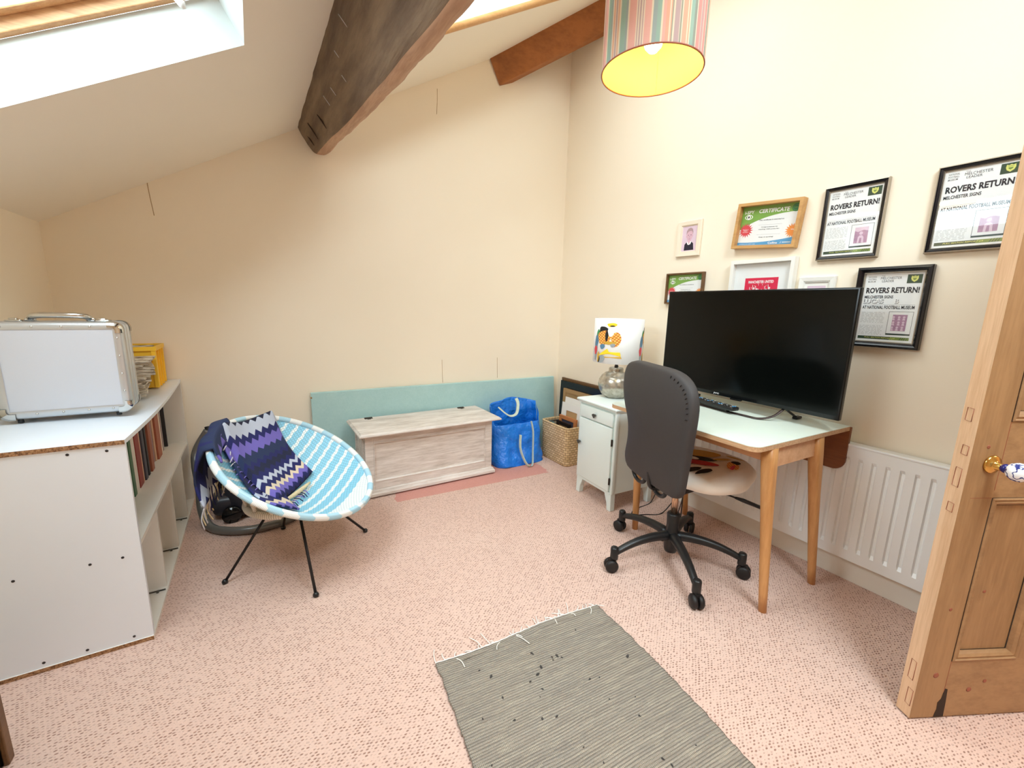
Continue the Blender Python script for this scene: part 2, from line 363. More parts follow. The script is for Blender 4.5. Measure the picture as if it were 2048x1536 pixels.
def winglass():
    t = NT('window_glass'); tr = t.n('ShaderNodeBsdfTransparent'); tr.inputs[0].default_value = (0.95, 0.98, 0.97, 1); gl = t.n('ShaderNodeBsdfGlossy'); gl.inputs['Roughness'].default_value = 0.02
    fr = t.n('ShaderNodeLayerWeight'); fr.inputs['Blend'].default_value = 0.5; mx = t.n('ShaderNodeMixShader')
    t.l(t.math('ADD', t.math('MULTIPLY', t.math('POWER', fr.outputs['Facing'], 5.0), 0.9), 0.03), mx.inputs[0]); t.l(tr.outputs[0], mx.inputs[1]); t.l(gl.outputs[0], mx.inputs[2])
    t.l(mx.outputs[0], t.t.nodes['Material Output'].inputs[0]); return t.m
M['winglass'] = winglass()
def check():
    t = NT('print_orange_lattice'); uv = t.coord('UV')
    br = t.n('ShaderNodeTexBrick'); t.l(t.mapn(uv, (1, 1, 1), (0, 0, 0.6)), br.inputs['Vector']); br.inputs['Scale'].default_value = 1.0
    br.inputs['Brick Width'].default_value = 0.014; br.inputs['Row Height'].default_value = 0.014; br.inputs['Mortar Size'].default_value = 0.002; br.offset = 0
    br.inputs['Color1'].default_value = (*lin((250, 200, 90)), 1); br.inputs['Color2'].default_value = (*lin((252, 214, 110)), 1); br.inputs['Mortar'].default_value = (*lin((206, 84, 30)), 1)
    t.base(br.outputs[0]); return t.done(0.7)
M['lattice'] = check()
M['c_yellow'] = plain('print_yellow', (250, 214, 40), 0.7); M['c_black'] = plain('print_black', (30, 26, 24), 0.7)
M['c_red'] = plain('cloth_red', (196, 44, 48), 0.7); M['c_ochre'] = plain('cloth_ochre', (208, 164, 58), 0.7)
M['c_green'] = plain('cloth_green', (66, 150, 96), 0.7); M['c_blue'] = plain('cloth_blue', (84, 128, 160), 0.7); M['c_grey'] = plain('cloth_grey', (150, 158, 162), 0.7)
M['shadewhite'] = plain('white_lamp_shade', (246, 247, 248), 0.7, var=0.01)

# ---------------------------------------------------------------- mesh helpers
def root_inv(o):
    m = Matrix.Identity(4)
    while o is not None:
        m = o.matrix_basis @ m; o = o.parent
    return m.inverted()
class MB:
    def __init__(s): s.v = []; s.f = []; s.m = []; s.sm = []; s.uv = []
    def add(s, vs, fs, mi=0, smooth=False, uvs=None):
        b = len(s.v); s.v += [Vector(p) for p in vs]; s.uv += (list(uvs) if uvs is not None else [(p[0], p[1]) for p in vs])
        for i, f in enumerate(fs):
            s.f.append([b+k for k in f]); s.m.append(mi[i] if isinstance(mi, (list, tuple)) else mi); s.sm.append(smooth)
        return s
    def box(s, a, b, mi=0, mx=None, fm=None):
        x0, y0, z0 = a; x1, y1, z1 = b
        vs = [(x0, y0, z0), (x1, y0, z0), (x1, y1, z0), (x0, y1, z0), (x0, y0, z1), (x1, y0, z1), (x1, y1, z1), (x0, y1, z1)]
        if mx is not None: vs = [mx @ Vector(p) for p in vs]
        fs = [(0, 3, 2, 1), (4, 5, 6, 7), (0, 1, 5, 4), (1, 2, 6, 5), (2, 3, 7, 6), (3, 0, 4, 7)]  # bottom top y0 x1 y1 x0
        return s.add(vs, fs, fm if fm else mi)
    def rbox(s, a, b, r, mi=0, mx=None, seg=3):
        # box with rounded vertical-free edges: bevelled box via inset layers
        x0, y0, z0 = a; x1, y1, z1 = b; r = min(r, (x1-x0)/2.01, (y1-y0)/2.01, (z1-z0)/2.01)
        rings = []
        prof = []
        for i in range(seg+1):
            t = PI/2*i/seg; prof.append((r*(1-math.sin(t)), z0 + r*(1-math.cos(t)) ))
        for i in range(seg+1):
            t = PI/2*i/seg; prof.append((r*(1-math.cos(t)), z1 - r*(1-math.sin(t))))
        n = 0; vs = []
        for ins, z in prof:
            ring = []
            rr = max(r-ins, 1e-5)
            for cx, cy, a0 in ((x1-r, y1-r, 0), (x0+r, y1-r, PI/2), (x0+r, y0+r, PI), (x1-r, y0+r, 1.5*PI)):
                for k in range(seg+1):
                    t = a0+PI/2*k/seg; ring.append((cx+rr*math.cos(t), cy+rr*math.sin(t), z))
            n = len(ring); vs += ring
        if mx is not None: vs = [mx @ Vector(p) for p in vs]
        fs = []
        L = len(prof)
        for j in range(L-1):
            for i in range(n): fs.append((j*n+i, j*n+(i+1) % n, (j+1)*n+(i+1) % n, (j+1)*n+i))
        fs.append(tuple(range(n-1, -1, -1))); fs.append(tuple((L-1)*n+i for i in range(n)))
        return s.add(vs, fs, mi, True)
    def prism(s, poly, ext, mi=0, smooth=False, cap2=None):
        n = len(poly); e = Vector(ext); P = [Vector(p) for p in poly]
        vs = P + [p+e for p in P]
        fs = [tuple(range(n-1, -1, -1)), tuple(range(n, 2*n))] + [(i, (i+1) % n, n+(i+1) % n, n+i) for i in range(n)]
        ml = [mi, mi if cap2 is None else cap2]+[mi]*n
        return s.add(vs, fs, ml, smooth)
    def poly(s, pts, mi=0, uvs=None): return s.add(pts, [tuple(range(len(pts)))], mi, False, uvs)
    def tube(s, path, r, n=10, mi=0, closed=False, caps=True, smooth=True, flat=None):
        P = [Vector(p) for p in path]; L = len(P)
        R = r if isinstance(r, (list, tuple)) else [r]*L
        vs = []; uvs = []; acc = 0; prev = None
        for i in range(L):
            a = P[i-1] if (i > 0 or closed) else P[i]; b = P[(i+1) % L] if (i < L-1 or closed) else P[i]
            t = (b-a).normalized()
            if prev is None:
                ref = Vector((0, 0, 1)) if abs(t.z) < 0.9 else Vector((1, 0, 0)); x = t.cross(ref).normalized()
            else: x = (prev - t*prev.dot(t)).normalized()
            prev = x; y = t.cross(x)
            if i: acc += (P[i]-P[i-1]).length
            for k in range(n):
                th = 2*PI*k/n; sx, sy = (1, 1) if flat is None else flat
                vs.append(P[i] + (x*math.cos(th)*sx + y*math.sin(th)*sy)*R[i]); uvs.append((acc, k/n*0.06))
        fs = []
        for i in range(L if closed else L-1):
            j = (i+1) % L
            for k in range(n): fs.append((i*n+k, i*n+(k+1) % n, j*n+(k+1) % n, j*n+k))
        if caps and not closed: fs.append(tuple(range(n-1, -1, -1))); fs.append(tuple((L-1)*n+k for k in range(n)))
        return s.add(vs, fs, mi, smooth, uvs)
    def lathe(s, prof, c=(0, 0, 0), ax=(0, 0, 1), n=32, mi=0, smooth=True, caps=True, seguv=None):
        ax = Vector(ax).normalized(); ref = Vector((1, 0, 0)) if abs(ax.x) < 0.9 else Vector((0, 1, 0))
        x = (ref-ax*ref.dot(ax)).normalized(); y = ax.cross(x); c = Vector(c); vs = []; uvs = []
        for r, h in prof:
            for k in range(n+1):
                t = 2*PI*k/n; vs.append(c+ax*h+(x*math.cos(t)+y*math.sin(t))*max(r, 1e-5)); uvs.append((t/(2*PI) if seguv is None else t/(2*PI)*seguv, h))
        fs = []; m = n+1
        for j in range(len(prof)-1):
            for k in range(n): fs.append((j*m+k, j*m+k+1, (j+1)*m+k+1, (j+1)*m+k))
        if caps:
            if prof[0][0] > 1e-4: fs.append(tuple(k for k in range(n-1, -1, -1)))
            if prof[-1][0] > 1e-4: fs.append(tuple((len(prof)-1)*m+k for k in range(n)))
        return s.add(vs, fs, mi, smooth, uvs)
    def cyl(s, a, b, r, n=16, mi=0, r2=None, smooth=True):
        a = Vector(a); b = Vector(b); return s.lathe([(r, 0), (r if r2 is None else r2, (b-a).length)], a, b-a, n, mi, smooth)
    def ringprof(s, O, U, V, N, wd, ht, prof, mis):
        # moulding swept round a rectangle: profile of (inset, out)
        O = Vector(O); U = Vector(U); V = Vector(V); N = Vector(N); vs = []
        for ins, out in prof:
            for a, b in ((ins, ins), (wd-ins, ins), (wd-ins, ht-ins), (ins, ht-ins)): vs.append(O+U*a+V*b+N*out)
        fs = []; ml = []
        for j in range(len(prof)-1):
            for k in range(4): fs.append((j*4+k, j*4+(k+1) % 4, (j+1)*4+(k+1) % 4, (j+1)*4+k)); ml.append(mis[j] if isinstance(mis, (list, tuple)) else mis)
        return s.add(vs, fs, ml)
    def grid(s, fn, nu, nv, mi=0, uvfn=None, smooth=True, wrap=False):
        vs = []; uvs = []
        for j in range(nv+1):
            for i in range(nu+1):
                u, v = i/nu, j/nv; vs.append(fn(u, v)); uvs.append(uvfn(u, v) if uvfn else (u, v))
        fs = [(j*(nu+1)+i, j*(nu+1)+i+1, (j+1)*(nu+1)+i+1, (j+1)*(nu+1)+i) for j in range(nv) for i in range(nu)]
        return s.add(vs, fs, mi, smooth, uvs)
    def build(s, name, mats, parent=None, loc=None, local=False, solid=0, bevel=0, subsurf=0, recalc=True):
        me = bpy.data.meshes.new(name); o = bpy.data.objects.new(name, me); COL.objects.link(o)
        vs = s.v
        if parent is not None:
            o.parent = parent
            if not local:
                inv = root_inv(parent); vs = [inv @ p for p in vs]
        elif loc is not None:
            o.location = loc; L = Vector(loc); vs = [p-L for p in vs]
        me.from_pydata([tuple(p) for p in vs], [], s.f)
        if not isinstance(mats, (list, tuple)): mats = [mats]
        for m in mats: me.materials.append(M[m] if isinstance(m, str) else m)
        me.polygons.foreach_set('material_index', s.m); me.polygons.foreach_set('use_smooth', s.sm)
        ul = me.uv_layers.new(name='UVMap')
        for lp in me.loops: ul.data[lp.index].uv = s.uv[lp.vertex_index]
        if recalc:
            import bmesh
            bm = bmesh.new(); bm.from_mesh(me); bmesh.ops.recalc_face_normals(bm, faces=bm.faces); bm.to_mesh(me); bm.free()
        me.update()
        if solid:
            md = o.modifiers.new('solid', 'SOLIDIFY'); md.thickness = solid; md.offset = 0
        if bevel:
            md = o.modifiers.new('bevel', 'BEVEL'); md.width = bevel; md.segments = 2; md.limit_method = 'ANGLE'; md.angle_limit = 0.7
        if subsurf:
            md = o.modifiers.new('sub', 'SUBSURF'); md.levels = subsurf; md.render_levels = subsurf
        return o
def tag(o, label=None, cat=None, group=None, kind=None):
    if label: o['label'] = label
    if cat: o['category'] = cat
    if group: o['group'] = group
    if kind: o['kind'] = kind
    return o
def thing(name, label, cat, loc=(0, 0, 0), rz=0.0, group=None):
    o = bpy.data.objects.new(name, None); COL.objects.link(o); o.location = loc; o.rotation_euler = (0, 0, rz)
    o.empty_display_size = 0.05
    return tag(o, label, cat, group)
def Rz(a): return Matrix.Rotation(a, 4, 'Z')
def lerp(a, b, t): return a+(b-a)*t
def smoothpath(pts, n=8):
    P = [Vector(p) for p in pts]; out = []
    for i in range(len(P)-1):
        p0 = P[max(i-1, 0)]; p1 = P[i]; p2 = P[i+1]; p3 = P[min(i+2, len(P)-1)]
        for k in range(n):
            t = k/n; out.append(0.5*((2*p1)+(-p0+p2)*t+(2*p0-5*p1+4*p2-p3)*t*t+(-p0+3*p1-3*p2+p3)*t**3))
    out.append(P[-1]); return out
_tc = {}
def text_geo(s, bold=0.0, shear=0.0):
    key = (s, bold, shear)
    if key in _tc: return _tc[key]
    cu = bpy.data.curves.new('txt', 'FONT'); cu.body = s; cu.size = 1.0; cu.offset = bold; cu.shear = shear; cu.resolution_u = 2
    ob = bpy.data.objects.new('txt', cu); COL.objects.link(ob)
    dg = bpy.context.evaluated_depsgraph_get(); me = bpy.data.meshes.new_from_object(ob.evaluated_get(dg))
    vs = [v.co.copy() for v in me.vertices]; fs = [tuple(p.vertices) for p in me.polygons]
    bpy.data.objects.remove(ob); bpy.data.curves.remove(cu); bpy.data.meshes.remove(me)
    x0 = min(v.x for v in vs); x1 = max(v.x for v in vs); y0 = min(v.y for v in vs); y1 = max(v.y for v in vs)
    _tc[key] = ([((v.x-x0)/(x1-x0), (v.y-y0)/(y1-y0)) for v in vs], fs); return _tc[key]
def put_text(mb, s, O, U, V, wd, ht, mi=0, bold=0.02, shear=0.0):
    g, fs = text_geo(s, bold, shear); O = Vector(O); U = Vector(U); V = Vector(V)
    mb.add([O+U*(x*wd)+V*(y*ht) for x, y in g], fs, mi)

# ---------------------------------------------------------------- room shell
def struct(o): o['kind'] = 'structure'; return o
m = MB(); m.box((XL-0.1, YF-0.1, -0.05), (3.6, 3.45, 0)); struct(m.build('floor', 'carpet'))
# back wall follows the sloping ceiling
m = MB(); xa, xb2 = XL-0.1, XR+0.1
poly = [(xa, yb(xa), -0.05), (xb2, yb(xb2), -0.05), (xb2, yb(xb2), zc(xb2)+0.1), (xa, yb(xa), zc(xa)+0.1)]
m.prism(poly, (0, 0.08, 0)); wb = struct(m.build('wall_back', 'wall'))
# hairline cracks in the back wall plaster
def crack(pts):
    c = MB(); c.tube([(x, yb(x)-0.0002, z) for x, z in pts], 0.0016, 5)
    c.build('crack', 'kraft', wb)
crack([(-0.466, 1.95), (-0.461, 1.87), (-0.452, 1.77)]); crack([(1.262, 2.85), (1.262, 2.78), (1.256, 2.68)])
crack([(1.285, 0.86), (1.287, 0.74), (1.290, 0.67)]); crack([(1.79, 0.86), (1.792, 0.76), (1.795, 0.68)])
m = MB(); m.box((XL-0.08, YF-0.08, -0.05), (XL, 3.42, ZL+0.1)); struct(m.build('wall_left', 'wall'))
m = MB(); DY0, DY1, DZ = -0.86, -0.065, 2.06
m.box((XR, DY1, -0.05), (XR+0.1, 3.25, zc(XR)+0.05)); m.box((XR, YF-0.1, -0.05), (XR+0.1, DY0, zc(XR)+0.05)); m.box((XR, DY0, DZ), (XR+0.1, DY1, zc(XR)+0.05))
struct(m.build('wall_right', 'wall'))
m = MB(); m.prism([(xa, YF, -0.05), (xb2, YF, -0.05), (xb2, YF, zc(xb2)+0.1), (xa, YF, zc(xa)+0.1)], (0, -0.08, 0)); struct(m.build('wall_front', 'wall'))
m = MB(); m.box((3.5, -1.7, -0.05), (3.58, 0.6, 2.4)); m.box((XR+0.1, 0.5, -0.05), (3.5, 0.58, 2.4)); m.box((XR+0.1, -1.68, -0.05), (3.5, -1.6, 2.4)); m.box((XR+0.1, -1.68, 2.4), (3.58, 0.58, 2.46))
struct(m.build('wall_landing', 'wall'))
# sloping ceiling slab with two roof window openings and an added one behind the camera
TH = 0.156
def ceiling():
    m = MB(); xs = [XL-0.12, W1[0], W1[1], W2[0], W3[1], W2[1], XR+0.12]; ys = [YF-0.1, W3[2], W3[3], W1[2], W2[2], W1[3], W2[3], 3.45]
    def hole(i, j):
        if i < 0 or j < 0 or i >= len(xs)-1 or j >= len(ys)-1: return True
        cx = (xs[i]+xs[i+1])/2; cy = (ys[j]+ys[j+1])/2
        return any(w[0] < cx < w[1] and w[2] < cy < w[3] for w in (W1, W2, W3))
    for i in range(len(xs)-1):
        for j in range(len(ys)-1):
            if hole(i, j): continue
            a, b, c, d = xs[i], xs[i+1], ys[j], ys[j+1]
            lo = [roofpt(a, c, 0), roofpt(b, c, 0), roofpt(b, d, 0), roofpt(a, d, 0)]; hi = [p+NO*TH for p in lo]
            m.add(lo+hi, [(0, 3, 2, 1), (4, 5, 6, 7)], 0)
            for (k, l, ni, nj) in ((0, 1, i, j-1), (1, 2, i+1, j), (2, 3, i, j+1), (3, 0, i-1, j)):
                if hole(ni, nj): m.add([lo[k], lo[l], hi[l], hi[k]], [(0, 1, 2, 3)], 1)
    return struct(m.build('ceiling', ['ceil', 'reveal']))
ceiling()
# faint raised bead round the left opening
def rbar(m, x0, x1, y0, y1, d0, d1, mi=0):
    a = [roofpt(x0, y0, d0), roofpt(x1, y0, d0), roofpt(x1, y1, d0), roofpt(x0, y1, d0)]
    b = [roofpt(x0, y0, d1), roofpt(x1, y0, d1), roofpt(x1, y1, d1), roofpt(x0, y1, d1)]
    m.add(a+b, [(0, 3, 2, 1), (4, 5, 6, 7), (0, 1, 5, 4), (1, 2, 6, 5), (2, 3, 7, 6), (3, 0, 4, 7)], mi)
def roof_window(name, w, frame, sash, dep, sd):
    root = MB(); x0, x1, y0, y1 = w
    f = frame
    for (a, b, c, d) in ((x0, x1, y1-f, y1), (x0, x1, y0, y0+f), (x0, x0+f, y0+f, y1-f), (x1-f, x1, y0+f, y1-f)): rbar(root, a, b, c, d, dep, dep+0.115)
    o = struct(root.build(name, 'pine', bevel=0.003))
    s = MB(); X0, X1, Y0, Y1 = x0+f, x1-f, y0+f, y1-f; g = sash
    for (a, b, c, d) in ((X0, X1, Y1-g, Y1), (X0, X1, Y0, Y0+g), (X0, X0+g, Y0+g, Y1-g), (X1-g, X1, Y0+g, Y1-g)): rbar(s, a, b, c, d, dep+sd, dep+sd+0.06)
    so = s.build('sash', 'pine', o, bevel=0.004)
    p = MB(); rbar(p, X0+g-0.005, X1-g+0.005, Y0+g-0.005, Y1-g+0.005, dep+sd+0.03, dep+sd+0.036); p.build('pane', 'winglass', so)
    return o, so
wn, sash = roof_window('window_1', W1, 0.030, 0.035, TH, 0.035)
wn['label'] = 'pine framed roof window at top left over a deep white reveal'
m = MB(); m.tube([roofpt(-0.085, 1.93, TH+0.00), roofpt(-0.075, 1.935, TH-0.05), roofpt(-0.075, 1.94, TH-0.06)], [0.017, 0.016, 0.008], 12, flat=(1, 0.7)); m.build('blind_end_cap', 'lens', sash)
m = MB(); m.cyl(roofpt(-0.17, 1.992, TH+0.05), roofpt(-0.17, 1.998, TH+0.05), 0.009); m.build('screw_cap', 'screw', sash)
wn2, sash2 = roof_window('window_2', W2, 0.03, 0.04, TH, 0.03)
roof_window('added_fill_window', W3, 0.03, 0.04, TH, 0.03)  # made-up roof window out of view, added to admit the rear fill
m = MB(); y1 = W2[3]
pr = [(0, 0), (0.0, 0.012), (0.01, 0.022), (0.028, 0.026), (0.05, 0.022), (0.062, 0.010), (0.064, 0)]
vs = []
for x in (W2[0]-0.06, W2[1]+0.06):
    for a, b in pr: vs.append(roofpt(x, y1+a-0.004, -b))
n = len(pr); m.add(vs, [(i, i+1, n+i+1, n+i) for i in range(n-1)]+[tuple(range(n)), tuple(range(2*n-1, n-1, -1))], 0, True)
m.build('trim', 'trimwood', wn2)
# skirting board under the radiator
m = MB(); m.box((XR-0.018, -0.06, 0), (XR+0.002, 3.12, 0.11)); m.box((XR-0.014, -0.06, 0.11), (XR+0.002, 3.12, 0.122)); m.box((XR-0.008, -0.06, 0.122), (XR+0.002, 3.12, 0.13))
struct(m.build('baseboard_right', 'skirt', bevel=0.002))

# ---------------------------------------------------------------- roof timbers
def old_purlin():
    U = Vector((math.cos(ANG), 0, math.sin(ANG))); Nn = -NO
    ys = [3.24, 3.19, 3.0, 2.8, 2.6, 2.45, 2.3, 2.15, 2.0, 1.82, 1.65, 1.5, 1.35, 1.2, 0.9, 0.5, 0, -0.6, -1.58]
    dep = [0.165, 0.170, 0.186, 0.203, 0.226, 0.240, 0.258, 0.266, 0.276, 0.296, 0.305, 0.318, 0.328, 0.334, .34, .34, .34, .34, .34]
    m = MB(); n = 9; vs = []; uvs = []; random.seed(4)
    for y, d in zip(ys, dep):
        w = 0.012*noise.noise((0, y*3.1, 1.7)); w2 = 0.010*noise.noise((5, y*4.3, 3))
        xo = -0.012+0.016*min(1, (3.24-y)/1.2)
        pts = [(xo, -0.004), (xo-0.004, d*0.3), (xo+0.002+w, d*0.65), (xo+0.008+w, d*0.9), (xo+0.016+w*.5, d+w2), (0.045, d+0.022), (0.075, d+0.028), (0.12, d+0.005), (0.14, d*0.75), (0.15, -0.004)]
        for a, b in pts:
            vs.append(Vector((0.335, y, zc(0.335)))+U*a+Nn*b); uvs.append((a, y))
        n = len(pts)
    fs = []; ml = []
    for j in range(len(ys)-1):
        for i in range(n-1): fs.append((j*n+i, j*n+i+1, (j+1)*n+i+1, (j+1)*n+i)); ml.append(1 if 4 <= i <= 7 else 0)
    fs.append(tuple(range(n))); ml.append(0); fs.append(tuple((len(ys)-1)*n+i for i in range(n))); ml.append(0)
    m.add(vs, fs, ml, True, uvs)
    o = m.build('roof_beam', ['oldbeam', 'beamedge'], loc=(0.4, 3.2, 2.2))
    md = o.modifiers.new('sub', 'SUBSURF'); md.levels = 2; md.render_levels = 2
    tx = bpy.data.textures.new('knots', 'CLOUDS'); tx.noise_scale = 0.11
    dm = o.modifiers.new('disp', 'DISPLACE'); dm.texture = tx; dm.strength = 0.014; dm.mid_level = 0.5; dm.texture_coords = 'LOCAL'
    tag(o, 'old dark weathered timber beam with a knotty pale underside, left of the lamp shade', 'beam')
    # pale nicks and drying cracks
    for (y, d, l) in ((2.45, .10, .05), (2.3, .12, .04), (2.05, .08, .03), (1.85, .05, .05), (2.1, .15, .03)):
        c = MB(); P = Vector((0.335, y, zc(0.335)))+U*(-0.013)+Nn*d; c.tube([P, P+Vector((0, -l*.4, 0))+Nn*l], [0.002, 0.0012], 6); c.build('nick', 'fringe_grey', o)
    for (y, d, l) in ((2.95, .06, .1), (3.1, .08, .07), (2.7, .10, .08)):
        c = MB(); P = Vector((0.335, y, zc(0.335)))+U*(-0.012)+Nn*d; c.tube([P, P+Vector((0, -.02, 0))+Nn*l*.5, P+Vector((0, -.03, 0))+Nn*l], [0.002, 0.004, 0.0015], 6); c.build('split', 'darkgap', o)
    return o
old_purlin()
m = MB()
U0 = Vector((1.672, 3.155, zc(1.672)+0.01)); dr = Vector((.488, -.362, .275)); L0 = Vector((1.762, 3.155, 2.992)); thk = Vector((0.05, 0.06, 0.012))
T = 1.62
A, B, C_, D_ = U0, L0, L0+dr*T*1.0+Vector((0, 0, -0.01)), U0+dr*T
N_ = 6; vs = []
for k in range(N_+1):
    t = k/N_; a = A.lerp(D_, t); b = B.lerp(C_, t); wv = Vector((0, 0, 0.008*math.sin(k*1.9)))
    vs += [a+wv, b, b+thk, a+thk+Vector((0, 0, 0.02))]
fs = []
for k in range(N_):
    for i in range(4): fs.append((k*4+i, k*4+(i+1) % 4, (k+1)*4+(i+1) % 4, (k+1)*4+i))
fs += [(0, 1, 2, 3), (N_*4+3, N_*4+2, N_*4+1, N_*4)]
m.add(vs, fs); o = m.build('roof_beam', 'bracewood', loc=tuple(L0), bevel=0.004)
tag(o, 'plain orange-brown squared timber beam in the corner, right of the old beam', 'beam')

# ---------------------------------------------------------------- shelf unit on the left
SX0, SX1 = -0.905, -0.424
sh = thing('shelf_unit', 'low white melamine shelf unit with raw chipboard edges along the left wall', 'shelf unit', (-0.66, 2.58, 0))
m = MB(); m.box((SX0, 1.912, 0.016), (SX1, 1.928, 0.790), fm=[0, 0, 0, 0, 0, 0]); m.build('side_panel', ['whitemel'], sh)
m = MB(); m.box((SX0, 3.245, 0.016), (SX1, 3.261, 0.790)); m.build('side_panel', ['whitemelw'], sh)
def topboard(u, v, top):
    y = lerp(1.908, 3.263, v); x = lerp(SX0, SX1+0.006*math.sin(PI*v), u)
    sag = 0.016*math.sin(PI*min(1, v*1.0))*(0.35+0.65*u)
    return Vector((x, y, (0.806 if top else 0.790)-sag))
m = MB(); m.grid(lambda u, v: topboard(u, v, True), 4, 24); m.grid(lambda u, v: topboard(u, v, False), 4, 24)
m.grid(lambda u, v: topboard(1, u, v > .5), 24, 1, smooth=False)
m.grid(lambda u, v: topboard(0, u, v > .5), 24, 1, smooth=False)
m.grid(lambda u, v: topboard(u, 0, v > .5), 4, 1, 1, smooth=False); m.grid(lambda u, v: topboard(u, 1, v > .5), 4, 1, smooth=False)
m.build('top_board', ['whitemel', 'chip'], sh)
m = MB(); m.box((SX0, 1.908, 0.0), (SX1, 3.263, 0.016), fm=[0, 0, 1, 0, 0, 0]); m.build('bottom_board', ['whitemelw', 'chip'], sh)
m = MB(); m.box((SX0, 1.928, 0.388), (SX1-0.002, 3.245, 0.404)); m.build('shelf', 'whitemelw', sh)
m = MB(); m.box((SX0, 1.928, 0.016), (SX0+0.006, 3.245, 0.790)); m.build('back_panel', 'whitemelw', sh)
for y in (2.245, 2.61, 2.975):
    m = MB(); m.box((SX0+0.006, y, 0.016), (SX1-0.006, y+0.016, 0.388)); m.build('divider', 'whitemelw', sh)
for x, z in ((-.572, .774), (-.474, .772), (-.75, .363), (-.564, .363), (-.477, .363), (-.72, .034), (-.609, .034), (-.48, .034)):
    m = MB(); m.lathe([(0.0001, .0012), (0.0042, .0012), (0.0048, 0)], (x, 1.912, z), (0, -1, 0), 10); m.build('screw', 'screw', sh)
for y in (2.23, 2.60, 2.96):
    m = MB(); m.box((-.50, y-0.016, 0.0165), (-.43, y-0.012, 0.022)); m.box((-.46, y-0.028, 0.0165), (-.452, y-0.012, 0.0225)); m.build('joint_bracket', 'knobd', sh)
# record sleeves and books on the middle shelf
random.seed(11)
seq = [('sp_green', .022), ('sp_white', .034), ('sp_red', .040), ('sp_tan', .014), ('sp_slate', .024), ('sp_mauve', .010), ('sp_black', .016), ('sp_cream', .014), ('sp_brown', .030), ('sp_cream', .012), ('sp_black', .010), ('sp_maroon', .014), ('sp_mauve', .026), ('sp_tan', .014), ('sp_rust', .050), ('sp_cream', .030), ('sp_mauve', .014), ('sp_white', .034), ('sp_black', .008)]
names = dict(sp_green='green', sp_white='off-white', sp_red='dark red', sp_tan='tan', sp_slate='slate grey', sp_mauve='greyish mauve', sp_black='black', sp_cream='cream', sp_brown='reddish brown', sp_maroon='maroon', sp_rust='rust brown')
y = 2.40; tot = sum(t for _, t in seq); k_ = (3.195-2.40)/tot
order = ['nearest the room end', 'second from the room end']
for i, (mt, t) in enumerate(seq):
    t *= k_; h = 0.30+random.uniform(0, .045); xf = -0.525+random.uniform(-.012, .012)
    lean = 0.0
    m = MB(); g = 0.0012
    yy0, yy1 = y+g, y+t-g
    m.box((-0.84, yy0, 0.4045), (xf, yy1, 0.4045+h)); 
    o = m.build('record_sleeve', mt, loc=(-0.68, (yy0+yy1)/2, 0.4045), bevel=0.0015)
    nxt = names[seq[i+1][0]] if i < len(seq)-1 else 'far side panel'
    prv = names[seq[i-1][0]] if i else 'room end'
    tag(o, '%s spine on the middle shelf, %s' % (names[mt], ('first from the room end' if i == 0 else ('last, against the far side panel' if i == len(seq)-1 else 'between a %s and a %s spine' % (prv, nxt)))), 'record', 'record sleeves and books on the middle shelf')
    y += t
for i, (yy, t, mt, h, xf, lb) in enumerate(((3.03, .012, 'sp_brown', .30, -.50, 'thin brown folder standing in the last lower compartment'), (3.055, .02, 'sp_white', .31, -.53, 'white folder beside the thin brown one in the lower shelf'), (3.10, .05, 'sp_rust', .06, -.47, 'small rust-red box lying low in the last lower compartment'))):
    m = MB(); m.box((-0.80, yy, 0.0165), (xf, yy+t, 0.0165+h)); tag(m.build('folder' if h > .1 else 'small_box', mt, loc=(-.65, yy, .0165), bevel=.001), lb, 'folder' if h > .1 else 'box')
# aluminium case on top
cs = thing('aluminium_case', 'large silver aluminium hard case with rounded corners standing on the white shelf', 'case', (-0.67, 2.42, 0.805))
CX0, CX1, CY0, CY1, CZ0, CZ1 = -0.868, -0.478, 2.345, 2.50, 0.818, 1.198
m = MB(); m.box((CX0+.02, CY0+0.006, CZ0+.02), (CX1-.02, CY1-.006, CZ1-.02)); m.build('shell_panel', 'alupanel', cs)
for (y0, y1) in ((CY0, CY0+0.06), (CY0+0.064, CY0+0.10), (CY0+0.103, CY1)):
    m = MB(); R_ = 0.030; ring = []
    P = []
    for cx, cz, a0 in ((CX1-R_, CZ1-R_, 0), (CX0+R_, CZ1-R_, PI/2), (CX0+R_, CZ0+R_, PI), (CX1-R_, CZ0+R_, 1.5*PI)):
        for k in range(7):
            t = a0+PI/2*k/6; P.append((cx, cz, math.cos(t), math.sin(t)))
    prof = [(-0.030, y0+0.004), (-0.010, y0+0.001), (0.0, y0+0.010), (0.0, y1-0.010), (-0.010, y1-0.001), (-0.030, y1-0.004)]
    vs = []
    for off, yy in prof:
        for cx, cz, c, s_ in P: vs.append((cx+c*(R_+off), yy, cz+s_*(R_+off)))
    n = len(P); fs = [(j*n+i, j*n+(i+1) % n, (j+1)*n+(i+1) % n, (j+1)*n+i) for j in range(len(prof)-1) for i in range(n)]
    m.add(vs, fs, 0, True); m.build('edge_frame', 'alu', cs)
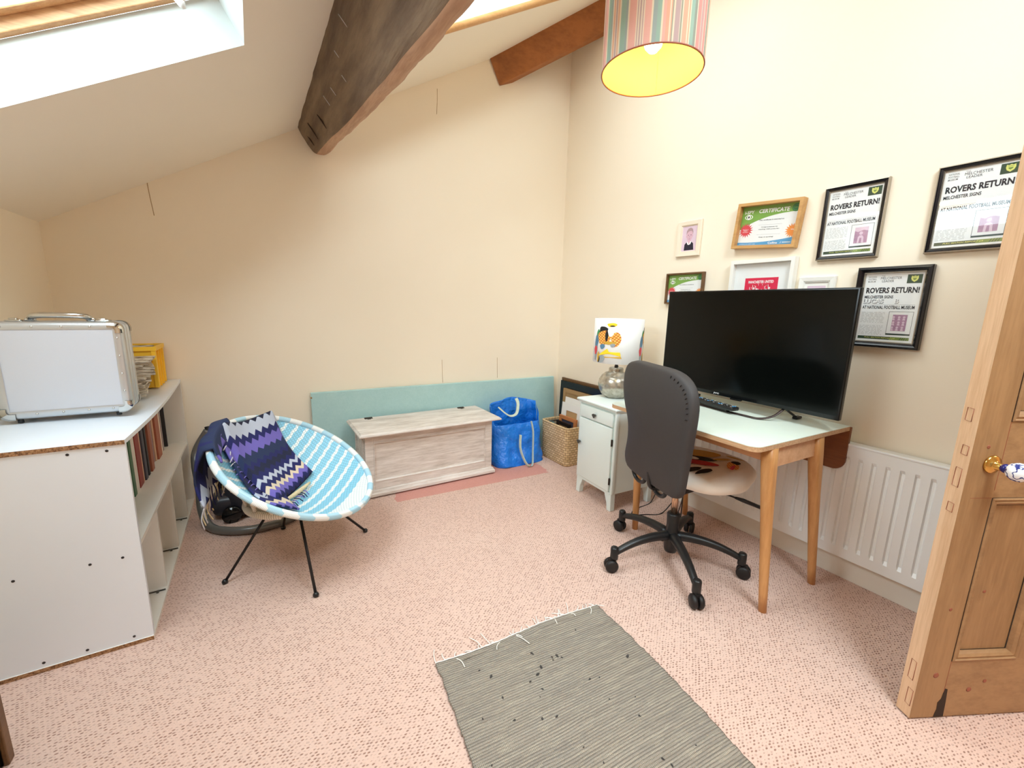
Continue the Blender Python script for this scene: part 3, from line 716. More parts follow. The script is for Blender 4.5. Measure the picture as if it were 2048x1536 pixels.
for cx, cz, a0 in ((CX1, CZ1, 0), (CX0, CZ1, PI/2), (CX0, CZ0, PI), (CX1, CZ0, 1.5*PI)):
    for yy, y2 in ((CY0-0.002, CY0+0.024), (CY1-0.024, CY1+0.002)):
        m = MB(); sx = -1 if cx == CX1 else 1; sz = -1 if cz == CZ1 else 1; vs = []
        arc = [(cx+sx*0.032-sx*math.cos(PI/2*k/6)*0.0345, cz+sz*0.032-sz*math.sin(PI/2*k/6)*0.0345) for k in range(7)]
        arc = [(cx-sx*0.002, cz+sz*0.045)]+arc+[(cx+sx*0.045, cz-sz*0.002)]
        inn = [(cx+sx*0.022, cz+sz*0.045)]+[(cx+sx*0.034-sx*math.cos(PI/2*k/6)*0.012, cz+sz*0.034-sz*math.sin(PI/2*k/6)*0.012) for k in range(7)]+[(cx+sx*0.045, cz+sz*0.022)]
        n = len(arc)
        for (ax, az) in arc: vs.append((ax, yy, az))
        for (ax, az) in arc: vs.append((ax, y2, az))
        fr = yy if yy < CY0 else y2
        for (ax, az) in inn: vs.append((ax, fr, az))
        fs = [(i, i+1, n+i+1, n+i) for i in range(n-1)]
        b0 = 0 if yy < CY0 else n
        fs += [(b0+i, b0+i+1, 2*n+i+1, 2*n+i) for i in range(n-1)]
        m.add(vs, fs, 0, True); m.build('corner_cap', 'chrome', cs)
for x, z in [(-.82+i*.082, CZ1-.018) for i in range(5)]+[(-.84+i*.075, CZ0+.018) for i in range(5)]+[(CX1-.018, CZ0+.09+i*.075) for i in range(4)]:
    m = MB(); m.lathe([(0.0001, .003), (.003, .0025), (.0042, 0)], (x, CY0+.002, z), (0, -1, 0), 10); m.build('rivet', 'chrome', cs)
m = MB(); hx = -0.672
m.tube(smoothpath([(hx-.085, CY0+.08, CZ1+.006), (hx-.08, CY0+.062, CZ1+.018), (hx-.055, CY0+.05, CZ1+.024), (hx, CY0+.048, CZ1+.025), (hx+.055, CY0+.05, CZ1+.024), (hx+.08, CY0+.062, CZ1+.018), (hx+.085, CY0+.08, CZ1+.006)], 6), 0.0115, 12)
m.build('handle', 'chrome', cs)
for x in (hx-.088, hx+.088):
    m = MB(); m.rbox((x-.014, CY0+.066, CZ1-.001), (x+.014, CY0+.094, CZ1+.014), .004); m.build('handle_bracket', 'chrome', cs)
for x in (-.80, -.545):
    m = MB(); m.rbox((x-.022, CY0+.05, CZ1-.001), (x+.022, CY0+.09, CZ1+.007), .003); m.rbox((x-.014, CY0+.058, CZ1+.006), (x+.010, CY0+.082, CZ1+.013), .003); m.build('latch', 'chrome', cs)
for x in (CX0+.05, CX1-.05):
    for yy in (CY0+.02, CY1-.02):
        m = MB(); m.cyl((x, yy, CZ0+.001), (x, yy, 0.8025), .009, 12); m.build('foot', 'black', cs)
# yellow crate and pile of newspapers behind the case
cr = thing('plastic_crate', 'yellow plastic crate holding papers at the far end of the white shelf', 'crate', (-0.65, 3.11, 0.80))
def crate():
    x0, x1, y0, y1, z0, z1, t = -0.86, -0.478, 2.985, 3.232, 0.806, 1.035, 0.006
    m = MB()
    m.box((x0+.02, y0+.015, z0), (x1-.02, y1-.015, z0+.006))
    for a, b in (((x0+.012, y0+.012, z0), (x1-.012, y0+.012+t, z1)), ((x0+.012, y1-.012-t, z0), (x1-.012, y1-.012, z1)), ((x0+.012, y0+.012, z0), (x0+.012+t, y1-.012, z1)), ((x1-.012-t, y0+.012, z0), (x1-.012, y1-.012, z1))): m.box(a, b)
    m.build('crate_body', 'yellow', cr, bevel=.001)
    m = MB(); m.ringprof((x0, y0, z1), (1, 0, 0), (0, 1, 0), (0, 0, 1), x1-x0, y1-y0, [(0, -.022), (0, 0), (.016, 0), (.016, -.01), (.004, -.012), (.004, -.022), (0, -.022)], 0); m.build('rim', 'yellow', cr)
    for cx in (x0+.004, x1-.026):
        for cy in (y0+.004, y1-.026):
            m = MB(); m.box((cx, cy, z0), (cx+.022, cy+.022, z1-.012)); m.build('corner_post', 'yellow', cr, bevel=.004)
    for yy in (3.06, 3.13):
        m = MB(); m.box((x1-.013, yy, z0), (x1-.003, yy+.006, z1-.02)); m.build('rib', 'yellow', cr)
crate()
for i in range(3):
    m = MB(); y0 = 3.02+i*.045; mx = Matrix.Translation((-.66, y0, .82)) @ Matrix.Rotation(-0.42+i*.06, 4, 'X'); m.box((-.16, 0, 0), (.15, .006, .235-.01*i), mx=mx)
    tag(m.build('magazine', 'news', loc=(-.66, y0, .82)), 'worn magazine leaning inside the yellow crate', 'magazine', 'magazines leaning in the yellow crate')
z = 0.8065; random.seed(5)
for i in range(15):
    t = random.uniform(.008, .016); rz = random.uniform(-.10, .12); ox = random.uniform(-.012, .012)
    zz = z if True else 0
    mx = Matrix.Translation((-.650+ox+.035*min(1, i/9), 2.82, z)) @ Rz(rz+.1)
    L = .135+random.uniform(-.01, .015) if i > 5 else .13
    m = MB(); m.rbox((-L, -.125, 0), (L, .13, t), .003, mx=mx, seg=2)
    tag(m.build('newspaper', 'news', loc=(-.668, 2.80, z)), 'folded newspaper in the pile behind the silver case' if i not in (0, 14) else ('topmost folded newspaper of the pile behind the silver case' if i == 14 else 'bottom folded newspaper of the pile, lying on the white shelf'), 'newspaper', 'newspapers piled behind the silver case' if 0 < i < 14 else None)
    z += t+.0002
# dark box at the lower left corner of the view
bb = thing('storage_box', 'black box with a dark brown edge standing on the carpet at bottom left', 'box', (-0.84, 1.40, 0))
m = MB(); m.rbox((-0.93, 1.22, 0.0), (-0.692, 1.562, 0.30), .006); m.build('box_body', 'blackgloss', bb)
m = MB(); m.box((-0.692, 1.535, 0.0), (-0.680, 1.566, 0.30)); m.build('edge_strip', 'framebrown', bb, bevel=.003)

# ---------------------------------------------------------------- vacuum cleaner behind the round chair
vc = thing('vacuum_cleaner', 'charcoal vacuum cleaner with a shiny grey hose behind the round chair', 'vacuum cleaner', (-0.16, 2.93, 0))
m = MB(); m.lathe([(0.001, .0), (.10, .0), (.125, .02), (.13, .10), (.12, .19), (.08, .235), (.03, .25), (.001, .25)], (-0.13, 2.93, 0.012), (0.1, 0, 1), 32); m.build('motor_body', 'vac', vc)
m = MB(); m.rbox((-.30, 2.83, .03), (-.08, 3.02, .15), .04); m.build('dust_housing', 'vac', vc)
for yy in (2.80, 3.045):
    m = MB(); m.cyl((-.2, yy-.012, .05), (-.2, yy+.012, .05), .05, 24); m.build('wheel', 'blackgloss', vc)
hp = smoothpath([(-0.30, 3.10, .50), (-0.372, 3.08, .36), (-0.355, 2.95, .20), (-0.345, 2.86, .085), (-0.30, 2.74, .026), (-0.20, 2.64, .025), (-0.06, 2.60, .025), (0.10, 2.64, .025), (0.2, 2.78, .025), (.12, 2.92, .04), (-.02, 2.93, .12)], 10)
m = MB(); m.tube(hp, 0.0225, 14); m.build('hose', 'hose', vc)
m = MB(); m.tube(smoothpath([(-.26, 3.10, .015), (-.28, 3.10, .3), (-.30, 3.12, .52)], 6), .017, 12); m.build('wand', 'blackmatte', vc)

# ---------------------------------------------------------------- round woven chair
CC = Vector((.133, 2.215, .514)); RR = 0.372
cf = Vector((0.694, -0.505, -0.513)).normalized(); csd = Vector((0.588, 0.809, 0)).normalized(); cn = cf.cross(csd)
if cn.z < 0: cn = -cn
def dishpt(a, b, off=0.0, D=0.17):
    rho = math.hypot(a, b)/RR
    h = -D*(1-rho**2) if rho < 1 else -(rho-1)*RR*0.6*0
    return CC + cf*a + csd*b + cn*(h+off)
ch = thing('round_chair', 'round dish chair woven in pale blue and white cord on thin black legs', 'chair', (.11, 2.229, 0))
m = MB()
def df(u, v): r = RR*u; t = 2*PI*v; return dishpt(r*math.cos(t), r*math.sin(t))
m.grid(df, 14, 72, 0, lambda u, v: (RR*u*math.cos(2*PI*v), RR*u*math.sin(2*PI*v)))
def db(u, v): r = RR*u; t = 2*PI*v; return dishpt(r*math.cos(t), r*math.sin(t), -0.012)
m.grid(db, 14, 72, 1, lambda u, v: (RR*u*math.cos(2*PI*v), RR*u*math.sin(2*PI*v)))
m.build('woven_seat', ['wicker', 'underwick'], ch, recalc=False)
m = MB(); m.tube([dishpt((RR+.004)*math.cos(2*PI*k/96), (RR+.004)*math.sin(2*PI*k/96), 0) for k in range(96)], 0.0155, 10, closed=True); m.build('rim', 'rim', ch)
# wrapped base collar below the dish
BC = Vector((.085, 2.235, 0))
def dishz(x, y):      # height of the dish surface above a floor point
    z = .2
    for _ in range(40):
        r = Vector((x, y, z))-CC; a, b, c = r.dot(cf), r.dot(csd), r.dot(cn); rho = math.hypot(a, b)/RR
        h = -0.17*(1-rho**2) if rho < 1 else 0
        z += (h-c)*.8
    return z

def colring(r, z, n=48): return [BC+Vector((r*math.cos(2*PI*k/n), r*math.sin(2*PI*k/n), z)) for k in range(n)]
arc = [p for p in colring(.185, .332, 96) if dishz(p.x, p.y)-.032 > .332]
i0 = max(range(len(arc)), key=lambda i: (arc[i]-arc[i-1]).length); arc = arc[i0:]+arc[:i0]
m = MB(); m.tube(arc, .019, 10); m.build('base_ring', 'cord', ch)
for k in range(14):
    a = 2*PI*(k+.5)/14; p = BC+Vector((.185*math.cos(a), .185*math.sin(a), .340)); zt = dishz(p.x+.03*math.cos(a), p.y+.03*math.sin(a))-.016
    if zt > .370:
        m = MB(); m.tube([p, (p.x+.03*math.cos(a), p.y+.03*math.sin(a), zt)], .010, 8); m.build('upright', 'cord', ch)
def skirt(u, v):
    a = 2*PI*u; p = BC+Vector((.180*math.cos(a), .180*math.sin(a), 0)); q = BC+Vector((.206*math.cos(a), .206*math.sin(a), 0))
    z0_ = min(.332, dishz(p.x, p.y)-.014); z1_ = max(z0_, dishz(q.x, q.y)-.013)
    return Vector((lerp(p.x, q.x, v), lerp(p.y, q.y, v), lerp(z0_, z1_, v)))
m = MB(); m.grid(skirt, 60, 4, 0, lambda u, v: (u*1.6, v*.1))
m.build('underside_weave', 'underwick', ch)
feet = [(-.209, 2.166), (.143, 1.864), (.455, 2.313), (.052, 2.574)]
tops = [(.015, 2.20), (.115, 2.10), (.225, 2.25), (.09, 2.36)]
for (fx, fy), (tx, ty) in zip(feet, tops):
    zt = min(dishz(tx+.01, ty)-.028, .335)
    m = MB(); m.tube([(fx, fy, .008), (tx, ty, zt)], .0065, 8)
    lg = m.build('leg', 'blackmatte', ch)
    m = MB(); m.lathe([(.001, 0), (.012, .002), (.013, .012), (.008, .02), (.001, .022)], (fx, fy, 0), n=12); m.build('foot_cap', 'black', lg)
m = MB(); m.tube([(tx, ty, min(dishz(tx+.01, ty)-.030, .333)) for tx, ty in tops], .006, 8, closed=True); m.build('leg_frame', 'blackmatte', ch)
# knitted blanket folded over the back of the chair
def bil(P, u, v): 
    return tuple((P[0][i]*(1-u)+P[1][i]*u)*(1-v)+(P[3][i]*(1-u)+P[2][i]*u)*v for i in range(2))
bk = thing('blanket', 'fringed navy, lilac and grey zigzag blanket folded over the round chair', 'blanket', tuple(dishpt(-.2, 0)))
Q = [(-.375, -.130), (-.335, .215), (.035, .165), (.060, -.165)]
def fold(u, v, ex=0.0):
    a, b = bil(Q, u, v)
    puff = .034+.020*math.sin(PI*min(max(u, 0), 1))*math.sin(PI*min(1, v*1.1))+.004*math.sin(9*u+7*v)+ex
    e = min(u, 1-u, v*1.5, (1-v)*1.2)
    puff *= min(1, .25+e*12)
    return dishpt(a, b, .014+puff)
m = MB(); m.grid(fold, 40, 50, 0, lambda u, v: (u*.62, v*.93+.05))
m.grid(lambda u, v: dishpt(*bil(Q, u, v), .010), 40, 50, 0, lambda u, v: (u*.62, v*.93+.05))
m.build('folded_throw', 'blanket', bk)
# lower layer: spills left inside the dish and hangs outside over the rim
Q2 = [(-.385, -.02), (-.345, -.02), (.16, -.10), (.10, -.215)]
def inner(u, v):
    A = [(-.33, -.15), (-.26, -.17), (-.17, -.18), (-.07, -.21), (.03, -.25), (.10, -.275)]
    Bq = [(-.34, .0), (-.25, .0), (-.15, -.03), (-.05, -.05), (.05, -.08), (.16, -.16)]
    t = v*5; i = min(4, int(t)); f = t-i
    p = tuple(lerp(A[i][k], A[i+1][k], f) for k in range(2)); q = tuple(lerp(Bq[i][k], Bq[i+1][k], f) for k in range(2))
    return dishpt(lerp(p[0], q[0], u), lerp(p[1], q[1], u), .014+.008*math.sin(7*v+3*u)+.006)
m = MB(); m.grid(inner, 14, 40, 0, lambda u, v: (u*.22+.1, v*.78+.15))
m.build('under_layer', 'blanket', bk, solid=.008)
def hang(u, v):
    # u across the rim, v from inside the rim, over it and down outside
    b = lerp(-.285, -.06, u); a0 = -math.sqrt(max(0, RR**2-b*b))
    if v < .3:
        t = v/.3; return dishpt(a0+.05*(1-t)+.0-.02*t, b, .03+.01*t)
    t = (v-.3)/.7
    p = dishpt(a0-.022, b, .038)
    out = (cf*(-1)*1.0); out.z = 0; out.normalize()
    side = Vector((-csd.x, -csd.y, 0))*(.05*t*(1-u))
    return p+out*(.035+.025*math.sin(PI*t)-.02*t*t+.012*math.sin(u*9+t*3))+Vector((0, 0, -(0.02+.27*t-.035*(1-u)*t)))+side
m = MB(); m.grid(hang, 22, 30, 0, lambda u, v: (u*.3, .38+v*.36)); m.build('hanging_end', 'blanket', bk, solid=.009)
random.seed(7)
for k in range(22):
    u = k/21; p = hang(u, 1); q = p+Vector((random.uniform(-.015, .015), random.uniform(-.01, .01), -random.uniform(.06, .11)))
    m = MB(); m.tube(smoothpath([p, p.lerp(q, .5)+Vector((random.uniform(-.012, .012), 0, 0)), q], 4), .0026, 5); m.build('tassel', random.choice(['fringe_grey', 'fringe_grey', 'fringe_navy', 'straw']), bk)
for k in range(16):
    v = .04+k*.058; p = fold(0, v); c_ = 'fringe_grey' if .2 < v < .42 else ('fringe_violet' if v < .75 else 'fringe_navy')
    d = (dishpt(-.1, -.3)-dishpt(-.1, 0)).normalized()
    q = p+d*random.uniform(.03, .06)+cf*random.uniform(0, .03)-cn*.012
    m = MB(); m.tube(smoothpath([p, p.lerp(q, .5)+cn*.01, q], 4), .0024, 5); m.build('tassel', c_, bk)
for k in range(9):
    p = dishpt(lerp(.10, .07, k/8), lerp(-.15, .03, k/8), .02); q = p+cf*random.uniform(.03, .05)+csd*random.uniform(-.01, .03)
    m = MB(); m.tube([p, p.lerp(q, .5)+cn*.008, q], .0024, 5); m.build('tassel', random.choice(['fringe_navy', 'fringe_violet']), bk)
m = MB(); m.tube([dishpt(.068, -.10+.022*k, .022) for k in range(10)], [.006+.006*math.sin(PI*k/9) for k in range(10)], 8); m.build('inner_fold_edge', 'straw', bk)

# ---------------------------------------------------------------- laminate board, chest, bag, basket
bd_x0, bd_x1 = 0.300, 2.375
m = MB()
def bdy(x, z, t): return yb(x)-0.006 - (0.665-z)*0.075 - t
P = [(bd_x0, z, t) for z, t in ((0, 0), (.660, 0), (.664, .004), (.664, .020), (.660, .026), (0, .026))]
vs = [(x, bdy(x, z, t), z) for x, z, t in P]+[(bd_x1, bdy(bd_x1, z, t), z) for x, z, t in P]
n = len(P); m.add(vs, [tuple(range(n-1, -1, -1)), tuple(range(n, 2*n))]+[(i, (i+1) % n, n+(i+1) % n, n+i) for i in range(n)])
o = m.build('worktop_board', 'laminate', loc=(1.34, 3.13, 0)); tag(o, 'long aqua green laminate board leaning on the back wall behind the chest', 'board')
m = MB(); m.cyl((.306, 3.20, .63), (.297, 3.20, .63), .007, 10); m.build('edge_bolt', 'kraft', o)

bx = thing('blanket_chest', 'whitewashed wooden blanket chest with a hinged lid before the green board', 'chest', (1.05, 2.92, 0))
x0, x1, y0, y1 = .558, 1.512, 2.735, 3.06
m = MB(); m.box((x0, y0+.014, .05), (x1, y1, .445)); m.build('chest_body', 'lime', bx)
for xa_ in (x0, x1-.055):
    m = MB(); m.box((xa_, y0, .05), (xa_+.055, y0+.016, .445)); m.build('stile', 'lime', bx, bevel=.002)
m = MB(); m.box((x0+.055, y0, .385), (x1-.055, y0+.016, .445)); m.build('rail', 'lime', bx, bevel=.002)
m = MB(); m.box((x0+.055, y0, .05), (x1-.055, y0+.016, .108)); m.build('rail', 'lime', bx, bevel=.002)
m = MB(); m.ringprof((x0+.055, y0+.001, .108), (1, 0, 0), (0, 0, 1), (0, -1, 0), x1-x0-.11, .277, [(0, 0), (0, .003), (.005, .004), (.009, -.013)], 0); m.build('panel_moulding', 'lime', bx)
for yy in (y0+.06, ):
    m = MB(); m.ringprof((x0-.0005, y1-.05, .10), (0, -1, 0), (0, 0, 1), (-1, 0, 0), y1-y0-.10, .30, [(0, 0), (0, .004), (.008, .004), (.010, 0)], 0); m.build('panel_moulding', 'lime', bx)
m = MB()
pr = [(0, .012), (0, .030), (.008, .040), (.012, .050), (.022, .056), (.03, .056)]
m.ringprof((x0-.022, y0-.022, 0), (1, 0, 0), (0, 1, 0), (0, 0, 1), x1-x0+.044, y1-y0+.044, [(.03, .012)]+pr, 0); m.build('plinth', 'lime', bx)
for cx in (x0+.03, x1-.04):
    for cy in (y0+.03, y1-.05):
        m = MB(); m.cyl((cx, cy, 0), (cx, cy, .05), .018, 12); m.build('castor', 'black', bx)
lid = MB(); X0, X1, Y0, Y1 = .512, 1.560, 2.668, 3.112
z = .446
pr = [(.02, .0), (.004, 0), (0, .006), (.002, .012), (.010, .018), (.014, .022), (.016, .022)]
lid.ringprof((X0, Y0, z), (1, 0, 0), (0, 1, 0), (0, 0, 1), X1-X0, Y1-Y0, pr, 0)
lid.box((X0+.015, Y0+.015, z), (X1-.015, Y1-.015, z+.022))
lo = lid.build('lid', 'lime', bx)
for hx_ in (.66, 1.40):
    m = MB(); m.box((hx_-.028, 3.055, z+.0221), (hx_+.028, 3.075, z+.0245)); m.cyl((hx_-.028, 3.078, z+.025), (hx_+.028, 3.078, z+.025), .004, 8); m.box((hx_-.012, 3.04, z+.0221), (hx_+.012, 3.056, z+.0243)); m.build('hinge', 'hinge', lo)

# blue carrier bag
bg_ = thing('carrier_bag', 'large glossy blue woven plastic bag with pale straps, right of the chest', 'bag', (1.84, 2.88, 0))
def bagf(u, v):
    # u round the bag, v up
    a = 2*PI*u; c, s_ = math.cos(a), math.sin(a)
    sq = 1/max(abs(c)**4+abs(s_)**4, 1e-6)**.25
    hx_ = .236*(1-.04*v); hy = .125*(1-.42*v) + (0.018 if s_ < 0 else 0)*(1-v)
    zt = .50 if s_ > .15 else lerp(.335, .50, max(0, min(1, (s_+.55)/.7)))
    zt += .035*max(0, s_)*math.cos(c*2.2) 
    zz = v*zt
    p = Vector((1.835+c*sq*hx_, 2.895+s_*sq*hy+.03*v, zz))
    cr_ = noise.noise((p.x*7, p.y*7, p.z*6))*.026+noise.noise((p.x*17, p.y*17, p.z*13))*.014+abs(noise.noise((p.x*11+3, p.z*9, 1)))*.016 - .012 + .012*abs(math.sin(p.x*14+p.z*9))*(1 if s_ < 0 else .3)
    if v > .02: p += Vector((c, s_, 0))*cr_
    if c > .8: p.y += .0
    return p
m = MB(); m.grid(bagf, 96, 30, 0, smooth=True); m.grid(lambda u, v: (lambda p: Vector((lerp(1.845, p.x, v), lerp(2.915, p.y, v), .004)))(bagf(u, 0)), 96, 2)
o = m.build('bag_body', 'bag', bg_, solid=.003)
def strap(pts, nm='strap'):
    m = MB(); m.tube(smoothpath(pts, 8), .014, 8, flat=(1, .16)); return m.build('strap', 'strap', bg_)
strap([(1.66, 2.90, .485), (1.70, 2.852, .44), (1.745, 2.838, .415), (1.80, 2.84, .43), (1.835, 2.875, .50), (1.85, 2.93, .535)])
strap([(1.90, 2.765, .37), (1.905, 2.740, .28), (1.905, 2.735, .12), (1.885, 2.705, .014), (1.84, 2.690, .012), (1.81, 2.715, .06), (1.785, 2.742, .16), (1.79, 2.752, .27)])
# seagrass basket with picture frames
bs = thing('seagrass_basket', 'woven seagrass basket with side handles, between the blue bag and white cabinet', 'basket', (2.24, 2.70, 0))
BX0, BX1, BY0, BY1, BZ = 2.108, 2.335, 2.545, 2.905, .325
def basket(inset, z0, z1, uvo=0):
    m = MB(); r = .035; P = []
    for cx, cy, a0 in ((BX1-r, BY1-r, 0), (BX0+r, BY1-r, PI/2), (BX0+r, BY0+r, PI), (BX1-r, BY0+r, 1.5*PI)):
        for k in range(6):
            t = a0+PI/2*k/5; P.append((cx+(r-inset)*math.cos(t), cy+(r-inset)*math.sin(t)))
    per = [0]
    for i in range(len(P)): a, b = P[i], P[(i+1) % len(P)]; per.append(per[-1]+math.hypot(a[0]-b[0], a[1]-b[1]))
    n = len(P); nz = 18
    P.append(P[0])
    def fn(u, v):
        f = u*n; i = min(n-1, int(f)); t = f-i; x = lerp(P[i][0], P[i+1][0], t); y = lerp(P[i][1], P[i+1][1], t)
        k = (v-1)*.02
        return Vector((x+(x-2.254)*k*2, y+(y-2.725)*k*2, lerp(z0, z1, v)))
    def uvf(u, v):
        f = u*n; i = min(n-1, int(f)); return (lerp(per[i], per[i+1], f-i), lerp(z0, z1, v))
    m.grid(fn, n*4, nz, 0, uvf)
    return m, P, fn
m, P, fn = basket(0, 0, BZ)
# leave the grip hole in the far and near short ends
keep = []
for i, f in enumerate(m.f):
    c = sum((m.v[k] for k in f), Vector())/len(f)
    if (c.y > BY1-.01) and 2.185 < c.x < 2.29 and .245 < c.z < .305: continue
    keep.append(i)
m.f = [m.f[i] for i in keep]; m.m = [m.m[i] for i in keep]; m.sm = [m.sm[i] for i in keep]
o = m.build('basket_wall', 'seagrass', bs, solid=.012)
tx = bpy.data.textures.new('weave', 'VORONOI'); tx.noise_scale = .02
m = MB(); m.box((BX0+.02, BY0+.02, .002), (BX1-.02, BY1-.02, .012)); m.build('basket_base', 'seagrass', bs)
m = MB(); m.tube([fn(i/len(P)*1.0, 1) for i in range(len(P))], .0095, 8, closed=True); m.build('basket_rim', 'seagrass', bs)
m = MB(); m.tube([(2.180, BY1-.001, .296), (2.295, BY1-.001, .296)], .006, 8); m.build('grip_bar', 'knobd', bs)
def leaf_panel(name, x, ya, yb_, z0, z1, tilt, mat, label, cat, t=.006, hole=None, mat2=None, rz=0.0, parts=None):
    mx = Matrix.Translation((x, ya, z0)) @ Rz(rz) @ Matrix.Rotation(tilt, 4, 'Y'); W_ = yb_-ya; H_ = z1-z0
    m = MB()
    if hole:
        a = hole; vs = []
        for xx in (-t/2, t/2):
            vs += [(xx, 0, 0), (xx, W_, 0), (xx, W_, H_), (xx, 0, H_), (xx, a, a), (xx, W_-a, a), (xx, W_-a, H_-a), (xx, a, H_-a)]
        fs = []
        for b in (0, 8):
            for i in range(4): fs.append((b+i, b+(i+1) % 4, b+4+(i+1) % 4, b+4+i))
        for i in range(4): fs.append((i, (i+1) % 4, 8+(i+1) % 4, 8+i)); fs.append((4+i, 4+(i+1) % 4, 12+(i+1) % 4, 12+i))
        m.add([mx @ Vector(p) for p in vs], fs)
    else: m.box((-t/2, 0, 0), (t/2, W_, H_), mx=mx)
    o = m.build(name, mat, loc=tuple(mx.translation)); tag(o, label, cat)
    if hole and mat2:
        m = MB(); m.box((0, hole, hole), (t*.4, W_-hole, H_-hole), mx=mx); m.build('backing', mat2, o)
    return o
leaf_panel('picture_frame', 2.165, 2.60, 2.78, .016, .345, .06, 'frameblack', 'black framed picture lowest in the seagrass basket', 'picture frame', .016, .03, 'kraft')
leaf_panel('picture_frame', 2.205, 2.575, 2.80, .016, .385, .07, 'terracotta', 'reddish brown wooden frame standing in the basket behind the black frame', 'picture frame', .018, .03, 'sp_slate')
leaf_panel('mount_board', 2.262, 2.585, 2.84, .016, .452, .07, 'cardboard', 'brown cardboard sheet standing in the seagrass basket', 'card', .005)
leaf_panel('mount_board', 2.250, 2.57, 2.845, .016, .485, .08, 'paperw', 'front white picture mount with a cut-out standing in the basket', 'mount', .003, .065)
leaf_panel('mount_board', 2.272, 2.56, 2.835, .016, .530, .08, 'paperw', 'rear white picture mount rising behind the front mount in the basket', 'mount', .003, .06)
# frames leaning on the right wall behind the basket
leaf_panel('picture_frame', 2.405, 2.38, 3.03, .0, .665, .03, 'framebrown', 'largest brown wooden frame leaning on the right wall behind the cabinet', 'picture frame', .02, .02, 'cardboard')
leaf_panel('picture_frame', 2.372, 2.42, 3.00, .0, .645, .03, 'frameblack', 'black frame leaning against the largest brown frame by the corner', 'picture frame', .02, .06, 'kraft')
leaf_panel('picture_frame', 2.345, 2.47, 2.93, .0, .585, .035, 'kraft', 'taupe frame leaning behind the basket in front of the black frame', 'picture frame', .014, .035, 'kraft')

# ---------------------------------------------------------------- white cabinet with table lamp
cb = thing('bedside_cabinet', 'small pale white painted cabinet with one drawer and a door, under the table lamp', 'cabinet', (1.893, 1.985, 0), -0.06)
def L(m, name, mat, par=cb, **k): return m.build(name, mat, par, local=True, **k)
hw = .182; dp = .375
m = MB(); m.box((0.004, -hw, .115), (dp, hw, .672)); L(m, 'cabinet_body', 'cabinet', bevel=.004)
for s_ in (-1, 1):
    m = MB(); m.rbox((-.004, s_*hw-.014 if s_ > 0 else s_*hw-.006, .115), (.03, s_*hw+.006 if s_ > 0 else s_*hw+.014, .672), .012); L(m, 'corner_post', 'cabinet')
m = MB(); m.rbox((-.022, -hw-.022, .674), (dp+.01, hw+.022, .693), .008); m.box((-.01, -hw-.010, .664), (dp, hw+.010, .676)); L(m, 'cabinet_top', 'cabinet')
m = MB(); m.box((-.002, -hw+.012, .112), (.006, hw-.012, .130)); L(m, 'bottom_rail', 'cabinet')
m = MB(); m.rbox((-.012, -hw+.018, .566), (.004, hw-.018, .652), .003); dr_ = L(m, 'drawer', 'cabinet')
m = MB(); m.rbox((-.012, -hw+.018, .135), (.004, hw-.018, .558), .003); do_ = L(m, 'door', 'cabinet')
def heart(par, y, z):
    m = MB(); m.cyl((-.012, y, z), (-.022, y, z), .004, 10)
    P = []
    for k in range(24):
        t = 2*PI*k/24; P.append((-.022, y+.00095*16*math.sin(t)**3, z+.00095*(13*math.cos(t)-5*math.cos(2*t)-2*math.cos(3*t)-math.cos(4*t))))
    m.prism(P, (-.012, 0, 0)); m.build('knob', 'knobd', par, local=True, bevel=.002)
heart(dr_, 0, .606); heart(do_, hw-.035, .385)
for z in (.205, .465):
    m = MB(); m.box((-.014, -hw+.012, z-.022), (-.004, -hw+.019, z+.022)); m.build('hinge', 'hinge', do_, local=True)
for sy in (-1, 1):
    for x0 in (0.0, dp-.045):
        m = MB(); y_ = sy*hw; P = [(x0, y_, .125), (x0, y_-sy*.07, .125), (x0, y_-sy*.058, .09), (x0, y_-sy*.040, .05), (x0, y_-sy*.034, 0), (x0, y_+sy*.002, 0)]
        m.prism(P, (.038, 0, 0)); L(m, 'leg', 'cabinet', bevel=.004)
tl = thing('table_lamp', 'table lamp with a silver glass globe base and a white shade printed with bright shapes', 'lamp', (2.125, 2.07, .6935))
lx, ly = 2.125, 2.07
m = MB(); m.lathe([(.001, .694), (.066, .694), (.070, .699), (.092, .715), (.112, .75), (.118, .785), (.112, .82), (.094, .85), (.070, .868), (.052, .873), (.050, .880), (.050, .893), (.046, .902), (.030, .905), (.001, .905)], (lx, ly, 0), n=40); m.build('lamp_base', 'mercury', tl)
m = MB(); m.lathe([(.011, .904), (.015, .910), (.011, .916), (.011, .935), (.018, .94), (.018, .95), (.012, .955), (.012, .975), (.001, .975)], (lx, ly, 0), n=16); m.build('lamp_holder', 'black', tl)
m = MB(); n = 48; m.lathe([(.163, .943), (.165, .9435), (.165, 1.2375), (.163, 1.238)], (lx, ly, 0), n=64, caps=False); m.lathe([(.1625, .943), (.1625, 1.238)], (lx, ly, 0), n=64, caps=False); shd = m.build('lamp_shade', 'shadewhite', tl)
for z in (.975, ):
    m = MB()
    for k in range(3): a = 2*PI*k/3; m.tube([(lx+.012*math.cos(a), ly+.012*math.sin(a), z-.01), (lx+.162*math.cos(a), ly+.162*math.sin(a), z)], .0015, 6)
    m.build('shade_ring', 'knobd', tl)
